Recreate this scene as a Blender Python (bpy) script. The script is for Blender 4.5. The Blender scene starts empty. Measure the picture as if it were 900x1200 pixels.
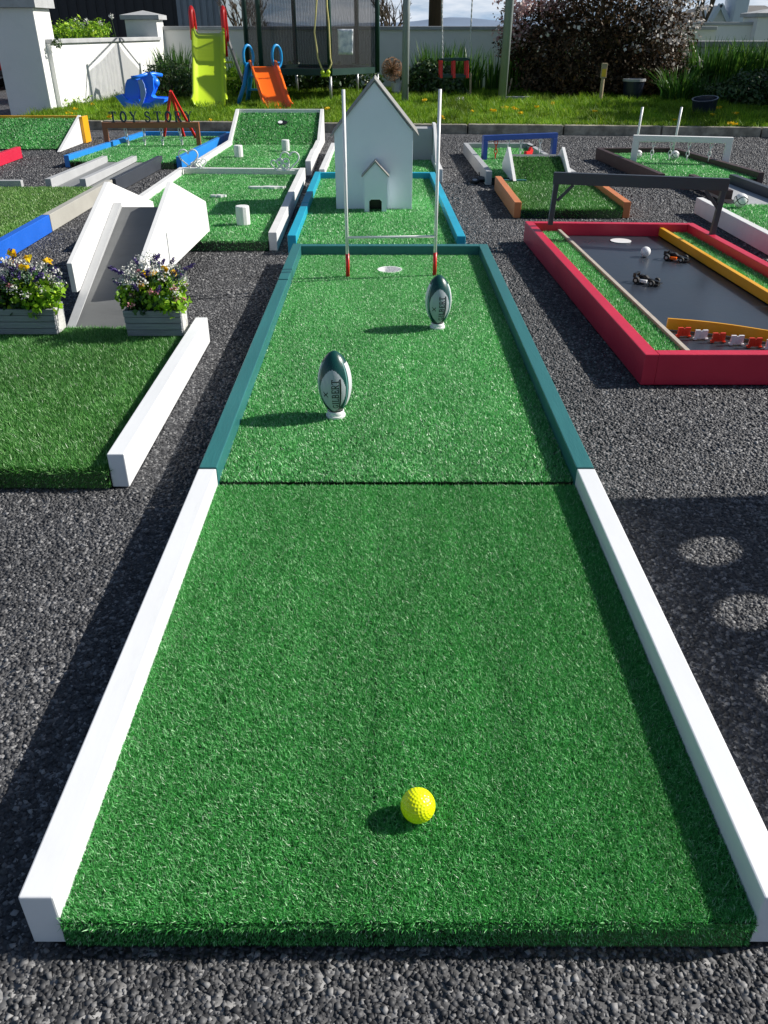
import bpy, math, random
import numpy as np
from mathutils import Vector, Matrix
from mathutils.geometry import tessellate_polygon
random.seed(7); RNG = np.random.default_rng(11)
PI = math.pi
COL = bpy.context.scene.collection
SC = bpy.context.scene

# ---------------------------------------------------------------- camera model (photo is 900 x 1200)
H = 0.885; F = 950.0; PITCH = math.atan(567/950.0)
SP, CP = math.sin(PITCH), math.cos(PITCH)
def G(px, py, z=0.0):
    """ground-plan point under a photo pixel, on the horizontal plane z"""
    u, v = (px-450)/F, (py-600)/F
    t = (H-z)/(SP+v*CP)
    return Vector((u*t, t*(CP-v*SP), z))
def V(px, py, Y):
    """point under a photo pixel at distance Y"""
    u, v = (px-450)/F, (py-600)/F
    t = Y/(CP-v*SP)
    return Vector((u*t, Y, H-t*(SP+v*CP)))

# ---------------------------------------------------------------- object helpers
ORG = {}
def tag(o, label=None, cat=None, group=None, kind=None):
    if label: o['label'] = label
    if cat: o['category'] = cat
    if group: o['group'] = group
    if kind: o['kind'] = kind
    return o
def thing(name, label, cat, loc=(0, 0, 0), group=None):
    o = bpy.data.objects.new(name, None); COL.objects.link(o)
    o.empty_display_size = 0.05
    o.location = loc; ORG[o.name] = Vector(loc)
    return tag(o, label, cat, group)
def link(name, me, parent=None, org=None):
    o = bpy.data.objects.new(name, me); COL.objects.link(o)
    if parent is not None:
        o.parent = parent; ORG[o.name] = ORG[parent.name].copy()
    else:
        ORG[o.name] = Vector((0, 0, 0))
        if org is not None:
            o.location = org; ORG[o.name] = Vector(org)
    return o
def base_of(parent, org):
    if parent is not None: return ORG[parent.name]
    return Vector(org) if org is not None else Vector((0, 0, 0))
def children(o): return [c for c in bpy.data.objects if c.parent == o]
def copy_tree(o, loc=None, rz=None, parent=None):
    c = o.copy(); COL.objects.link(c)
    if parent: c.parent = parent
    if loc is not None: c.location = loc
    if rz is not None: c.rotation_euler = (0, 0, rz)
    for ch in children(o): copy_tree(ch, None, None, c)
    return c

class MB:
    def __init__(s): s.v = []; s.f = []; s.m = []
    def add(s, vs, fs, mi=0):
        n = len(s.v); s.v += [tuple(v) for v in vs]
        s.f += [tuple(i+n for i in f) for f in fs]; s.m += [mi]*len(fs)
        return s
    def box(s, x0, x1, y0, y1, z0, z1, mi=0):
        vs = [(x0,y0,z0),(x1,y0,z0),(x1,y1,z0),(x0,y1,z0),(x0,y0,z1),(x1,y0,z1),(x1,y1,z1),(x0,y1,z1)]
        return s.add(vs, [(0,3,2,1),(4,5,6,7),(0,1,5,4),(1,2,6,5),(2,3,7,6),(3,0,4,7)], mi)
    def quadprism(s, p, z0, z1, mi=0):
        n = len(p)
        zt = z1 if hasattr(z1, '__len__') else [z1]*n
        zb = z0 if hasattr(z0, '__len__') else [z0]*n
        vs = [(p[i][0], p[i][1], zb[i]) for i in range(n)]+[(p[i][0], p[i][1], zt[i]) for i in range(n)]
        return s.add(vs, [tuple(range(n-1, -1, -1)), tuple(range(n, 2*n))]+[(i, (i+1) % n, n+(i+1) % n, n+i) for i in range(n)], mi)
    def extrude(s, pts, d, mi=0):
        """planar 3D polygon pushed along vector d"""
        n = len(pts); d = Vector(d); a = [Vector(p) for p in pts]; b = [p+d for p in a]
        nrm = Vector((0, 0, 0))
        for i in range(n): nrm += a[i].cross(a[(i+1) % n])
        fs = [tuple(range(n)), tuple(range(2*n-1, n-1, -1))]+[(i, n+i, n+(i+1) % n, (i+1) % n) for i in range(n)]
        if nrm.dot(d) > 0: fs = [tuple(reversed(f)) for f in fs]
        return s.add(a+b, fs, mi)
    def bar(s, a, b, w, h, up=(0, 0, 1), mi=0):
        a, b = Vector(a), Vector(b); d = (b-a).normalized(); up = Vector(up)
        sd = d.cross(up)
        if sd.length < 1e-4: sd = d.cross(Vector((0, 1, 0)))
        sd.normalize(); u = sd.cross(d).normalized()
        vs = []
        for p in (a, b):
            for i, j in ((-1, -1), (1, -1), (1, 1), (-1, 1)): vs.append(p+sd*(i*w/2)+u*(j*h/2))
        return s.add(vs, [(0,1,2,3),(7,6,5,4),(0,4,5,1),(1,5,6,2),(2,6,7,3),(3,7,4,0)], mi)
    def tube(s, path, r, n=8, mi=0, closed=False):
        path = [Vector(p) for p in path]; k = len(path)
        rr = r if hasattr(r, '__len__') else [r]*k
        vs = []; fs = []; prev = None
        for i, p in enumerate(path):
            if closed: d = path[(i+1) % k]-path[i-1]
            else: d = path[min(i+1, k-1)]-path[max(i-1, 0)]
            d.normalize()
            if prev is None:
                up = Vector((0, 0, 1)) if abs(d.z) < .9 else Vector((1, 0, 0))
                e = d.cross(up).normalized()
            else:
                e = (prev-d*prev.dot(d))
                e = e.normalized() if e.length > 1e-6 else d.orthogonal().normalized()
            prev = e; g = d.cross(e)
            for j in range(n):
                a = 2*PI*j/n; vs.append(p+(e*math.cos(a)+g*math.sin(a))*rr[i])
        for i in range(k if closed else k-1):
            i2 = (i+1) % k
            for j in range(n): fs.append((i*n+j, i*n+(j+1) % n, i2*n+(j+1) % n, i2*n+j))
        if not closed: fs += [tuple(range(n-1, -1, -1)), tuple(range((k-1)*n, k*n))]
        return s.add(vs, fs, mi)
    def lathe(s, prof, c=(0, 0, 0), n=24, mi=0, cap=True):
        vs = []; fs = []; k = len(prof); c = Vector(c)
        for r, z in prof:
            for j in range(n):
                a = 2*PI*j/n; vs.append((c.x+r*math.cos(a), c.y+r*math.sin(a), c.z+z))
        for i in range(k-1):
            for j in range(n): fs.append((i*n+j, i*n+(j+1) % n, (i+1)*n+(j+1) % n, (i+1)*n+j))
        if cap: fs += [tuple(range(n-1, -1, -1)), tuple(range((k-1)*n, k*n))]
        return s.add(vs, fs, mi)
    def ball(s, c, r, n=12, mi=0, sc=(1, 1, 1)):
        c = Vector(c); prof = [(math.sin(PI*i/n)*r+1e-5, -math.cos(PI*i/n)*r) for i in range(n+1)]
        q = MB().lathe(prof, (0, 0, 0), 2*n)
        return s.add([(c.x+v[0]*sc[0], c.y+v[1]*sc[1], c.z+v[2]*sc[2]) for v in q.v], q.f, mi)
    def link(s, c, a, b, r, ax, up, n=14):
        """oval chain link, long axis up, wide axis ax"""
        c, ax, up = Vector(c), Vector(ax).normalized(), Vector(up).normalized()
        return s.tube([c+ax*(a*math.cos(2*PI*i/n))+up*(b*math.sin(2*PI*i/n)) for i in range(n)], r, 6, closed=True)
    def xf(s, M):
        s.v = [tuple(M @ Vector(v)) for v in s.v]; return s
    def build(s, name, mats, parent=None, bevel=0, smooth=False, org=None, seg=2):
        if not isinstance(mats, (list, tuple)): mats = [mats]
        o = base_of(parent, org)
        me = bpy.data.meshes.new(name)
        me.from_pydata([(v[0]-o.x, v[1]-o.y, v[2]-o.z) for v in s.v], [], s.f)
        for m in mats: me.materials.append(m)
        if len(mats) > 1: me.polygons.foreach_set('material_index', s.m)
        if smooth: me.polygons.foreach_set('use_smooth', [True]*len(me.polygons))
        me.update()
        ob = link(name, me, parent, org)
        if bevel:
            b = ob.modifiers.new('bevel', 'BEVEL'); b.width = bevel; b.segments = seg; b.limit_method = 'ANGLE'; b.angle_limit = math.radians(40)
        if smooth == 2:
            pass
        return ob

def np_obj(name, verts, faces, mats, parent=None, attrs=None, smooth=False, org=None, midx=None):
    """mesh from numpy arrays; faces (M,k)"""
    o = base_of(parent, org)
    me = bpy.data.meshes.new(name)
    n, (m, k) = len(verts), faces.shape
    me.vertices.add(n)
    me.vertices.foreach_set('co', (verts-np.array(o)).astype(np.float32).ravel())
    me.loops.add(m*k); me.loops.foreach_set('vertex_index', faces.astype(np.int32).ravel())
    me.polygons.add(m); me.polygons.foreach_set('loop_start', np.arange(0, m*k, k, dtype=np.int32))
    me.polygons.foreach_set('loop_total', np.full(m, k, dtype=np.int32))
    if not isinstance(mats, (list, tuple)): mats = [mats]
    for mt in mats: me.materials.append(mt)
    if midx is not None: me.polygons.foreach_set('material_index', midx.astype(np.int32))
    for a, val in (attrs or {}).items():
        at = me.attributes.new(a, 'FLOAT', 'POINT'); at.data.foreach_set('value', val.astype(np.float32))
    if smooth: me.polygons.foreach_set('use_smooth', np.ones(m, dtype=bool))
    me.update(calc_edges=True)
    return link(name, me, parent, org)

# ---------------------------------------------------------------- materials
def new_mat(name):
    m = bpy.data.materials.new(name); m.use_nodes = True
    nt = m.node_tree; b = nt.nodes['Principled BSDF']
    return m, nt, b
def N(nt, t, **kw):
    n = nt.nodes.new(t)
    for k, v in kw.items():
        if k in n.inputs: n.inputs[k].default_value = v
        else: setattr(n, k, v)
    return n
def paint(name, c, rough=.45, var=.12, scale=9, bump=.15, bscale=60, stretch=(1, 1, 1), spec=.5, dirt=0, metal=0):
    m, nt, b = new_mat(name); L = nt.links
    tc = N(nt, 'ShaderNodeTexCoord'); mp = N(nt, 'ShaderNodeMapping'); mp.inputs['Scale'].default_value = stretch
    L.new(tc.outputs['Object'], mp.inputs['Vector'])
    n1 = N(nt, 'ShaderNodeTexNoise', Scale=scale, Detail=6.0, Roughness=.6); L.new(mp.outputs[0], n1.inputs['Vector'])
    r = N(nt, 'ShaderNodeMapRange'); r.inputs['From Min'].default_value = .3; r.inputs['From Max'].default_value = .7
    r.inputs['To Min'].default_value = 1-var; r.inputs['To Max'].default_value = 1+var*.6
    L.new(n1.outputs['Fac'], r.inputs['Value'])
    mx = N(nt, 'ShaderNodeVectorMath', operation='SCALE'); mx.inputs[0].default_value = c
    L.new(r.outputs[0], mx.inputs['Scale'])
    out = mx.outputs[0]
    if dirt:
        n3 = N(nt, 'ShaderNodeTexNoise', Scale=scale*3.1, Detail=8.0, Roughness=.7); L.new(mp.outputs[0], n3.inputs['Vector'])
        r3 = N(nt, 'ShaderNodeMapRange'); r3.inputs['From Min'].default_value = .55; r3.inputs['From Max'].default_value = .75
        r3.inputs['To Max'].default_value = dirt; L.new(n3.outputs['Fac'], r3.inputs['Value'])
        mm = N(nt, 'ShaderNodeMix', data_type='RGBA'); L.new(r3.outputs[0], mm.inputs['Factor'])
        L.new(out, mm.inputs['A']); mm.inputs['B'].default_value = (c[0]*.35+.03, c[1]*.35+.028, c[2]*.33+.02, 1); out = mm.outputs['Result']
    L.new(out, b.inputs['Base Color'])
    n2 = N(nt, 'ShaderNodeTexNoise', Scale=bscale, Detail=4.0); L.new(mp.outputs[0], n2.inputs['Vector'])
    bp = N(nt, 'ShaderNodeBump', Strength=bump, Distance=.004); L.new(n2.outputs['Fac'], bp.inputs['Height'])
    L.new(bp.outputs[0], b.inputs['Normal'])
    rr = N(nt, 'ShaderNodeMapRange'); rr.inputs['To Min'].default_value = max(.05, rough-.12); rr.inputs['To Max'].default_value = min(1, rough+.15)
    L.new(n1.outputs['Fac'], rr.inputs['Value']); L.new(rr.outputs[0], b.inputs['Roughness'])
    b.inputs['Specular IOR Level'].default_value = spec; b.inputs['Metallic'].default_value = metal
    return m
def turf_mat(name, c1, c2, c3, rough=.38, spec=.55, back=(.006, .02, .009), pscale=2.2, var=.25, trans=.0, st=(2.2, .8, 1), spark=None):
    """blades: colour varies blade by blade ('rnd'); the woven backing has rnd = -1"""
    m, nt, b = new_mat(name); L = nt.links
    a = N(nt, 'ShaderNodeAttribute', attribute_name='rnd')
    cr = N(nt, 'ShaderNodeValToRGB'); e = cr.color_ramp.elements
    e[0].position = 0; e[0].color = (*c1, 1); e[1].position = 1; e[1].color = (*c3, 1)
    k = e.new(.6); k.color = (*c2, 1)
    if spark: k = e.new(.90); k.color = (*c3, 1); e[len(e)-1].color = (*spark, 1)  # topmost blades coloured near white as sun glints on the pile
    L.new(a.outputs['Fac'], cr.inputs['Fac'])
    tc = N(nt, 'ShaderNodeTexCoord'); mp = N(nt, 'ShaderNodeMapping'); mp.inputs['Scale'].default_value = st
    L.new(tc.outputs['Object'], mp.inputs['Vector'])
    n1 = N(nt, 'ShaderNodeTexNoise', Scale=pscale, Detail=5.0, Roughness=.65); L.new(mp.outputs[0], n1.inputs['Vector'])
    r = N(nt, 'ShaderNodeMapRange'); r.inputs['From Min'].default_value = .3; r.inputs['From Max'].default_value = .7
    r.inputs['To Min'].default_value = 1-var; r.inputs['To Max'].default_value = 1+var; L.new(n1.outputs['Fac'], r.inputs['Value'])
    mx = N(nt, 'ShaderNodeVectorMath', operation='SCALE'); L.new(cr.outputs['Color'], mx.inputs[0]); L.new(r.outputs[0], mx.inputs['Scale'])
    lt = N(nt, 'ShaderNodeMath', operation='LESS_THAN'); L.new(a.outputs['Fac'], lt.inputs[0]); lt.inputs[1].default_value = -.5
    mm = N(nt, 'ShaderNodeMix', data_type='RGBA'); L.new(lt.outputs[0], mm.inputs['Factor']); L.new(mx.outputs[0], mm.inputs['A'])
    mm.inputs['B'].default_value = (*back, 1)
    L.new(mm.outputs['Result'], b.inputs['Base Color'])
    b.inputs['Roughness'].default_value = rough; b.inputs['Specular IOR Level'].default_value = spec
    if trans:
        out = nt.nodes['Material Output']; tr = N(nt, 'ShaderNodeBsdfTranslucent'); L.new(mm.outputs['Result'], tr.inputs['Color'])
        ms = N(nt, 'ShaderNodeMixShader'); ms.inputs[0].default_value = trans
        L.new(b.outputs[0], ms.inputs[1]); L.new(tr.outputs[0], ms.inputs[2]); L.new(ms.outputs[0], out.inputs['Surface'])
    return m

M = {}
M['white'] = paint('white_gloss_paint', (.77, .785, .80), .42, .03, 4, .035, 45, (3, .8, 3), dirt=.10)
M['white2'] = paint('white_weathered_paint', (.74, .74, .73), .5, .08, 8, .2, 60, dirt=.12)
M['white_board'] = paint('white_board', (.80, .80, .79), .5, .05, 3, .06, 30, dirt=.12)
M['playhouse'] = paint('pale_board', (.80, .86, .93), .5, .05, 3, .08, 40)
M['teal'] = paint('dark_teal_paint', (.028, .155, .158), .4, .12, 7, .2, 60, (6, .6, 6), dirt=.05)
M['aqua'] = paint('aqua_paint', (.014, .36, .53), .4, .1, 7, .2, 60, dirt=.05)
M['sky_blue'] = paint('bright_blue_paint', (.02, .24, .68), .4, .08, 7, .15, 60)
M['blue'] = paint('royal_blue_paint', (.012, .12, .58), .4, .08, 7, .15, 60)
M['navy'] = paint('navy_blue_paint', (.008, .05, .26), .42, .08, 7, .15, 60)
M['beige'] = paint('beige_grey_paint', (.40, .39, .35), .5, .08, 7, .15, 60, dirt=.1)
M['grey'] = paint('light_grey_paint', (.42, .43, .44), .5, .08, 7, .15, 60, dirt=.1)
M['midgrey'] = paint('mid_grey_board', (.2, .21, .215), .55, .1, 4, .15, 30, dirt=.2)
M['plywood_grey'] = paint('grey_ramp_board', (.15, .155, .155), .45, .2, 3, .1, 20, (1, 3, 1), dirt=.35)
M['charcoal'] = paint('charcoal_paint', (.045, .052, .066), .45, .12, 7, .2, 60)
M['red'] = paint('deep_red_paint', (.58, .018, .055), .4, .08, 6, .2, 60, dirt=.12)
M['orange'] = paint('burnt_orange_paint', (.60, .20, .07), .45, .1, 7, .2, 50)
M['brown_arch'] = paint('warm_brown_paint', (.34, .12, .045), .45, .1, 7, .2, 50)
M['brown'] = paint('dark_brown_paint', (.06, .032, .03), .5, .15, 7, .2, 50)
M['yellow'] = paint('amber_yellow_paint', (.78, .37, .01), .4, .08, 7, .15, 50)
M['straw'] = paint('bare_wood_strip', (.48, .42, .35), .6, .12, 9, .2, 50, (1, 8, 1))
M['blackboard'] = paint('black_track_board', (.032, .040, .054), .3, .25, 3, .08, 40, dirt=.25)
M['roofmetal'] = paint('grey_roof_sheet', (.30, .29, .27), .4, .1, 9, .1, 50)
M['zinc'] = paint('weathered_grey_timber', (.27, .29, .31), .7, .3, 7, .6, 40, (1, 1, 14), dirt=.5)
M['zinc_white'] = paint('flaking_white_timber', (.55, .55, .53), .7, .3, 12, .6, 40, dirt=.9)
M['black'] = paint('black_plastic', (.008, .008, .009), .35, .1)
M['rubber'] = paint('black_rubber', (.012, .012, .012), .7, .1)
M['white_plastic'] = paint('white_plastic', (.82, .82, .82), .3, .02)
M['red_plastic'] = paint('orange_red_plastic', (.75, .05, .015), .35, .05)
M['ball_green'] = paint('ball_dark_green', (.004, .055, .05), .28, .1, 20, .1, 400)
M['ball_white'] = paint('ball_white', (.62, .65, .68), .4, .03, 20, .15, 500)
M['ball_panel'] = paint('ball_silver_panel', (.42, .46, .50), .42, .05, 20, .2, 500)
M['ball_line'] = paint('ball_line', (.12, .30, .28), .35, .1)
M['yellow_ball'] = paint('fluorescent_yellow', (.84, .93, .005), .28, .01, 3, .0)
M['render_wall'] = paint('painted_render_wall', (.80, .80, .79), .85, .07, 1.2, .35, 40, dirt=.10)
M['coping'] = paint('concrete_coping', (.42, .43, .44), .85, .2, 4, .4, 40, dirt=.3)
M['kerb'] = paint('old_concrete_kerb', (.36, .33, .26), .9, .6, 9, .8, 30, dirt=.6)
M['lime'] = paint('lime_green_plastic', (.45, .62, .02), .35, .04, 3, .02)
M['toy_red'] = paint('red_toy_plastic', (.70, .02, .02), .35, .04, 3, .02)
M['toy_orange'] = paint('orange_toy_plastic', (.95, .15, .008), .32, .03, 3, .02)
M['toy_blue'] = paint('blue_toy_plastic', (.012, .27, .62), .32, .03, 3, .02)
M['toy_cobalt'] = paint('cobalt_toy_plastic', (.015, .20, .90), .32, .03, 3, .02)
M['toy_pale'] = paint('pale_blue_plastic', (.22, .35, .75), .32, .03, 3, .02)
M['tramp_green'] = paint('dark_green_padding', (.006, .045, .035), .5, .15, 4, .2, 20)
M['galv'] = paint('galvanised_steel', (.42, .43, .43), .35, .15, 9, .1, 60, metal=.7)
M['swing_wood'] = paint('grey_swing_pole', (.27, .31, .315), .6, .2, 6, .3, 30, (1, 1, .3))
M['pole'] = paint('brown_utility_pole', (.055, .035, .022), .85, .4, 6, .6, 30, (4, 4, .4))
M['rope'] = paint('yellow_rope', (.62, .56, .22), .7, .2, 90)
M['rope_white'] = paint('pale_rope', (.55, .56, .58), .7, .25, 60)
M['pot'] = paint('blue_black_pot', (.012, .018, .035), .35, .1)
M['pot_white'] = paint('white_pot', (.62, .64, .66), .5, .1)
M['twig'] = paint('dry_twigs', (.30, .17, .09), .9, .3, 30)
M['bark'] = paint('bark', (.10, .075, .05), .9, .3, 12, .6, 40)
M['slate'] = paint('roof_slate', (.16, .155, .15), .8, .25, 4, .5, 12)
M['chimney'] = paint('pale_blue_render', (.60, .66, .74), .85, .06, 2)
M['gable'] = paint('white_fascia', (.72, .72, .70), .6, .05)
M['post_wood'] = paint('pale_post_wood', (.45, .36, .22), .8, .25, 12, .4, 40)
M['sticker_yellow'] = paint('yellow_sticker', (.85, .55, .02), .4, .03)
M['car_red'] = paint('red_car_paint', (.45, .008, .01), .2, .03, 2, 0)
M['glass_dark'] = paint('dark_glass', (.01, .012, .014), .08, .02, 2, 0)
M['soil'] = paint('potting_soil', (.02, .013, .008), .95, .3, 30, .8, 80)
M['text_black'] = paint('black_print', (.008, .012, .014), .4, .05)
M['letters'] = paint('dark_letters', (.02, .05, .07), .35, .05)
M['shed_shade'] = paint('shaded_shed_cladding', (.018, .02, .023), .6, .2, 3)  # near-black colour carries the shade on the shed front
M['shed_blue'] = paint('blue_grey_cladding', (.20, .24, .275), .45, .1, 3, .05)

M['turf_near'] = turf_mat('deep_green_turf', (.032, .26, .044), (.088, .48, .098), (.30, .78, .30), .42, .6, trans=.25, var=.15, st=(7, .6, 1), spark=(.80, .93, .74))
M['turf_mid'] = turf_mat('bright_green_turf', (.065, .38, .080), (.16, .60, .17), (.48, .86, .44), .38, .7, trans=.25, var=.15, spark=(.86, .95, .82))
M['turf_far'] = turf_mat('speckled_green_turf', (.055, .36, .07), (.14, .56, .14), (.50, .84, .42), .38, .7, trans=.25, spark=(.88, .95, .85))
M['turf_olive'] = turf_mat('olive_green_turf', (.042, .175, .030), (.105, .34, .062), (.34, .62, .24), .38, .6, trans=.25)
M['turf_pale'] = turf_mat('pale_yellow_green_turf', (.07, .20, .03), (.17, .38, .07), (.50, .68, .28), .4, .6, trans=.25)
M['lawn'] = turf_mat('lawn_grass', (.09, .20, .010), (.20, .36, .018), (.40, .52, .05), .55, .3, (.03, .045, .012), .9, .55, .35)
M['strap'] = turf_mat('strap_leaves', (.025, .09, .012), (.05, .15, .02), (.14, .26, .03), .42, .5, pscale=2, var=.2, trans=.3)
M['leaf_bush'] = turf_mat('shrub_leaves', (.02, .055, .012), (.04, .10, .02), (.12, .17, .05), .42, .5, pscale=3, var=.3, trans=.2)
M['leaf_dark'] = turf_mat('dark_red_green_leaves', (.030, .024, .012), (.075, .050, .024), (.19, .10, .05), .6, .25, pscale=3, var=.45, trans=.15)
M['leaf_lime'] = turf_mat('lime_leaves', (.10, .24, .01), (.26, .50, .02), (.55, .75, .06), .42, .4, pscale=8, var=.3, trans=.3)
M['leaf_deep'] = turf_mat('deep_planter_leaves', (.012, .05, .01), (.03, .10, .02), (.07, .17, .03), .45, .4, pscale=8, var=.3, trans=.2)
M['blossom_white'] = turf_mat('white_blossom', (.55, .50, .46), (.68, .64, .60), (.80, .78, .76), .6, .2, pscale=3, var=.1, trans=.2)
M['blossom_pink'] = turf_mat('pink_white_blossom', (.42, .22, .22), (.60, .42, .40), (.78, .68, .64), .6, .2, pscale=3, var=.15, trans=.2)
M['fl_white'] = turf_mat('white_petals', (.6, .6, .55), (.75, .75, .7), (.85, .85, .8), .6, .2, var=.1, trans=.2)
M['fl_yellow'] = turf_mat('yellow_petals', (.75, .42, .01), (.85, .6, .01), (.9, .75, .05), .5, .2, var=.1, trans=.2)
M['fl_purple'] = turf_mat('purple_petals', (.03, .02, .10), (.08, .05, .22), (.22, .16, .42), .6, .2, var=.1, trans=.1)
M['fl_pink'] = turf_mat('pink_petals', (.40, .12, .16), (.6, .25, .28), (.75, .45, .45), .6, .2, var=.1, trans=.2)
M['fl_teal'] = turf_mat('grey_green_sprigs', (.05, .12, .09), (.12, .22, .17), (.3, .4, .33), .6, .2, var=.1, trans=.2)

def net_mat():
    m, nt, b = new_mat('black_safety_net'); L = nt.links
    b.inputs['Base Color'].default_value = (.012, .013, .014, 1); b.inputs['Roughness'].default_value = .6
    tr = N(nt, 'ShaderNodeBsdfTransparent'); ms = N(nt, 'ShaderNodeMixShader'); ms.inputs[0].default_value = .46
    tc = N(nt, 'ShaderNodeTexCoord'); w = N(nt, 'ShaderNodeTexWave', Scale=9.0, Distortion=6.0); w.inputs['Detail'].default_value = 2
    L.new(tc.outputs['Object'], w.inputs['Vector'])
    r = N(nt, 'ShaderNodeMapRange'); r.inputs['To Min'].default_value = .50; r.inputs['To Max'].default_value = .60
    L.new(w.outputs['Fac'], r.inputs['Value']); L.new(r.outputs[0], ms.inputs[0])
    L.new(tr.outputs[0], ms.inputs[1]); L.new(b.outputs[0], ms.inputs[2]); L.new(ms.outputs[0], nt.nodes['Material Output'].inputs['Surface'])
    return m
M['net'] = net_mat()
def paper_mat():
    m, nt, b = new_mat('laminated_notice'); L = nt.links
    tc = N(nt, 'ShaderNodeTexCoord'); n = N(nt, 'ShaderNodeTexNoise', Scale=14.0, Detail=3.0); L.new(tc.outputs['Object'], n.inputs['Vector'])
    r = N(nt, 'ShaderNodeValToRGB'); r.color_ramp.elements[0].position = .35; r.color_ramp.elements[0].color = (.45, .5, .58, 1)
    r.color_ramp.elements[1].position = .6; r.color_ramp.elements[1].color = (.82, .84, .87, 1)
    L.new(n.outputs['Fac'], r.inputs['Fac']); L.new(r.outputs[0], b.inputs['Base Color']); b.inputs['Roughness'].default_value = .25
    bp = N(nt, 'ShaderNodeBump', Strength=.6, Distance=.01); L.new(n.outputs['Fac'], bp.inputs['Height']); L.new(bp.outputs[0], b.inputs['Normal'])
    return m
M['paper'] = paper_mat()
def tarmac_mat():
    m, nt, b = new_mat('tarmac_chippings'); L = nt.links
    a = N(nt, 'ShaderNodeAttribute', attribute_name='rnd')
    tc = N(nt, 'ShaderNodeTexCoord')
    vo = N(nt, 'ShaderNodeTexVoronoi', Scale=85.0); L.new(tc.outputs['Object'], vo.inputs['Vector'])
    sep = N(nt, 'ShaderNodeSeparateColor'); L.new(vo.outputs['Color'], sep.inputs[0])
    # sheet colour per voronoi cell, stone colour per stone
    lt = N(nt, 'ShaderNodeMath', operation='LESS_THAN'); L.new(a.outputs['Fac'], lt.inputs[0]); lt.inputs[1].default_value = .001
    pick = N(nt, 'ShaderNodeMix', data_type='FLOAT'); L.new(lt.outputs[0], pick.inputs['Factor']); L.new(a.outputs['Fac'], pick.inputs['A']); L.new(sep.outputs[0], pick.inputs['B'])
    cr = N(nt, 'ShaderNodeValToRGB'); e = cr.color_ramp.elements
    e[0].color = (.030, .031, .035, 1); e[1].color = (.27, .268, .27, 1); k = e.new(.7); k.color = (.082, .083, .088, 1)
    L.new(pick.outputs['Result'], cr.inputs['Fac'])
    n1 = N(nt, 'ShaderNodeTexNoise', Scale=1.3, Detail=6.0, Roughness=.6); L.new(tc.outputs['Object'], n1.inputs['Vector'])
    r = N(nt, 'ShaderNodeMapRange'); r.inputs['From Min'].default_value = .3; r.inputs['From Max'].default_value = .7
    r.inputs['To Min'].default_value = .78; r.inputs['To Max'].default_value = 1.2; L.new(n1.outputs['Fac'], r.inputs['Value'])
    mx = N(nt, 'ShaderNodeVectorMath', operation='SCALE'); L.new(cr.outputs['Color'], mx.inputs[0]); L.new(r.outputs[0], mx.inputs['Scale'])
    L.new(mx.outputs[0], b.inputs['Base Color']); b.inputs['Roughness'].default_value = .62; b.inputs['Specular IOR Level'].default_value = .45
    bp = N(nt, 'ShaderNodeBump', Strength=.9, Distance=.012); inv = N(nt, 'ShaderNodeMath', operation='SUBTRACT'); inv.inputs[0].default_value = 1
    L.new(vo.outputs['Distance'], inv.inputs[1]); L.new(inv.outputs[0], bp.inputs['Height'])
    sc = N(nt, 'ShaderNodeMath', operation='MULTIPLY'); sc.inputs[1].default_value = .9; L.new(lt.outputs[0], sc.inputs[0]); L.new(sc.outputs[0], bp.inputs['Strength'])
    L.new(bp.outputs[0], b.inputs['Normal'])
    return m
M['tarmac'] = tarmac_mat()
M['field'] = paint('far_field', (.06, .09, .03), .95, .4, .2, .2, 2)
M['hill'] = paint('distant_hills', (.16, .22, .32), .95, .15, .01, 0)  # blue of the distance haze is put into the base colour

# ---------------------------------------------------------------- numpy scatterers
SEAM = []
def tri_blades(quads, holes=()):
    """quads: (c0,c1,c2,c3, n, h, w, lean). returns verts, tris, rnd"""
    VV = []; TT = []; RR = []; off = 0
    for c0, c1, c2, c3, n, h, w, lean in quads:
        c0, c1, c2, c3 = [np.array(c, float) for c in (c0, c1, c2, c3)]
        u, v = RNG.random(n)[:, None], RNG.random(n)[:, None]
        p = (c0*(1-u)+c1*u)*(1-v)+(c3*(1-u)+c2*u)*v
        nr = np.cross(c1-c0, c3-c0); nr /= np.linalg.norm(nr)
        for xg in SEAM: p = p[np.abs(p[:, 0]-xg-.0006*np.sin(p[:, 1]*60)) > .0011]
        for hx, hy, hr in holes:
            keep = (p[:, 0]-hx)**2+(p[:, 1]-hy)**2 > hr*hr; p = p[keep]
        n = len(p)
        d = RNG.normal(size=(n, 3)); d -= (d@nr)[:, None]*nr; d /= np.linalg.norm(d, axis=1)[:, None]+1e-9
        s = np.cross(nr, d)
        # turn the blade's face by a random twist so glints sparkle
        tw = RNG.uniform(-1.2, 1.2, n)[:, None]; s = s*np.cos(tw)+d*np.sin(tw)
        hh = h*RNG.uniform(.55, 1.15, n)[:, None]; ll = lean*RNG.random(n)[:, None]*h
        ww = w*RNG.uniform(.6, 1.2, n)[:, None]
        tip = p+nr*hh+d*ll
        a = p-s*ww/2; b = p+s*ww/2
        VV.append(np.stack([a, b, tip], 1).reshape(-1, 3))
        TT.append(np.arange(3*n).reshape(-1, 3)+off); off += 3*n
        RR.append(np.repeat(RNG.random(n)**1.4, 3))
    return np.concatenate(VV), np.concatenate(TT), np.concatenate(RR)
def tri_quads(vs, fs):
    T = []
    for f in fs:
        for i in range(1, len(f)-1): T.append((f[0], f[i], f[i+1]))
    return np.array(vs, float), np.array(T)
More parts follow.
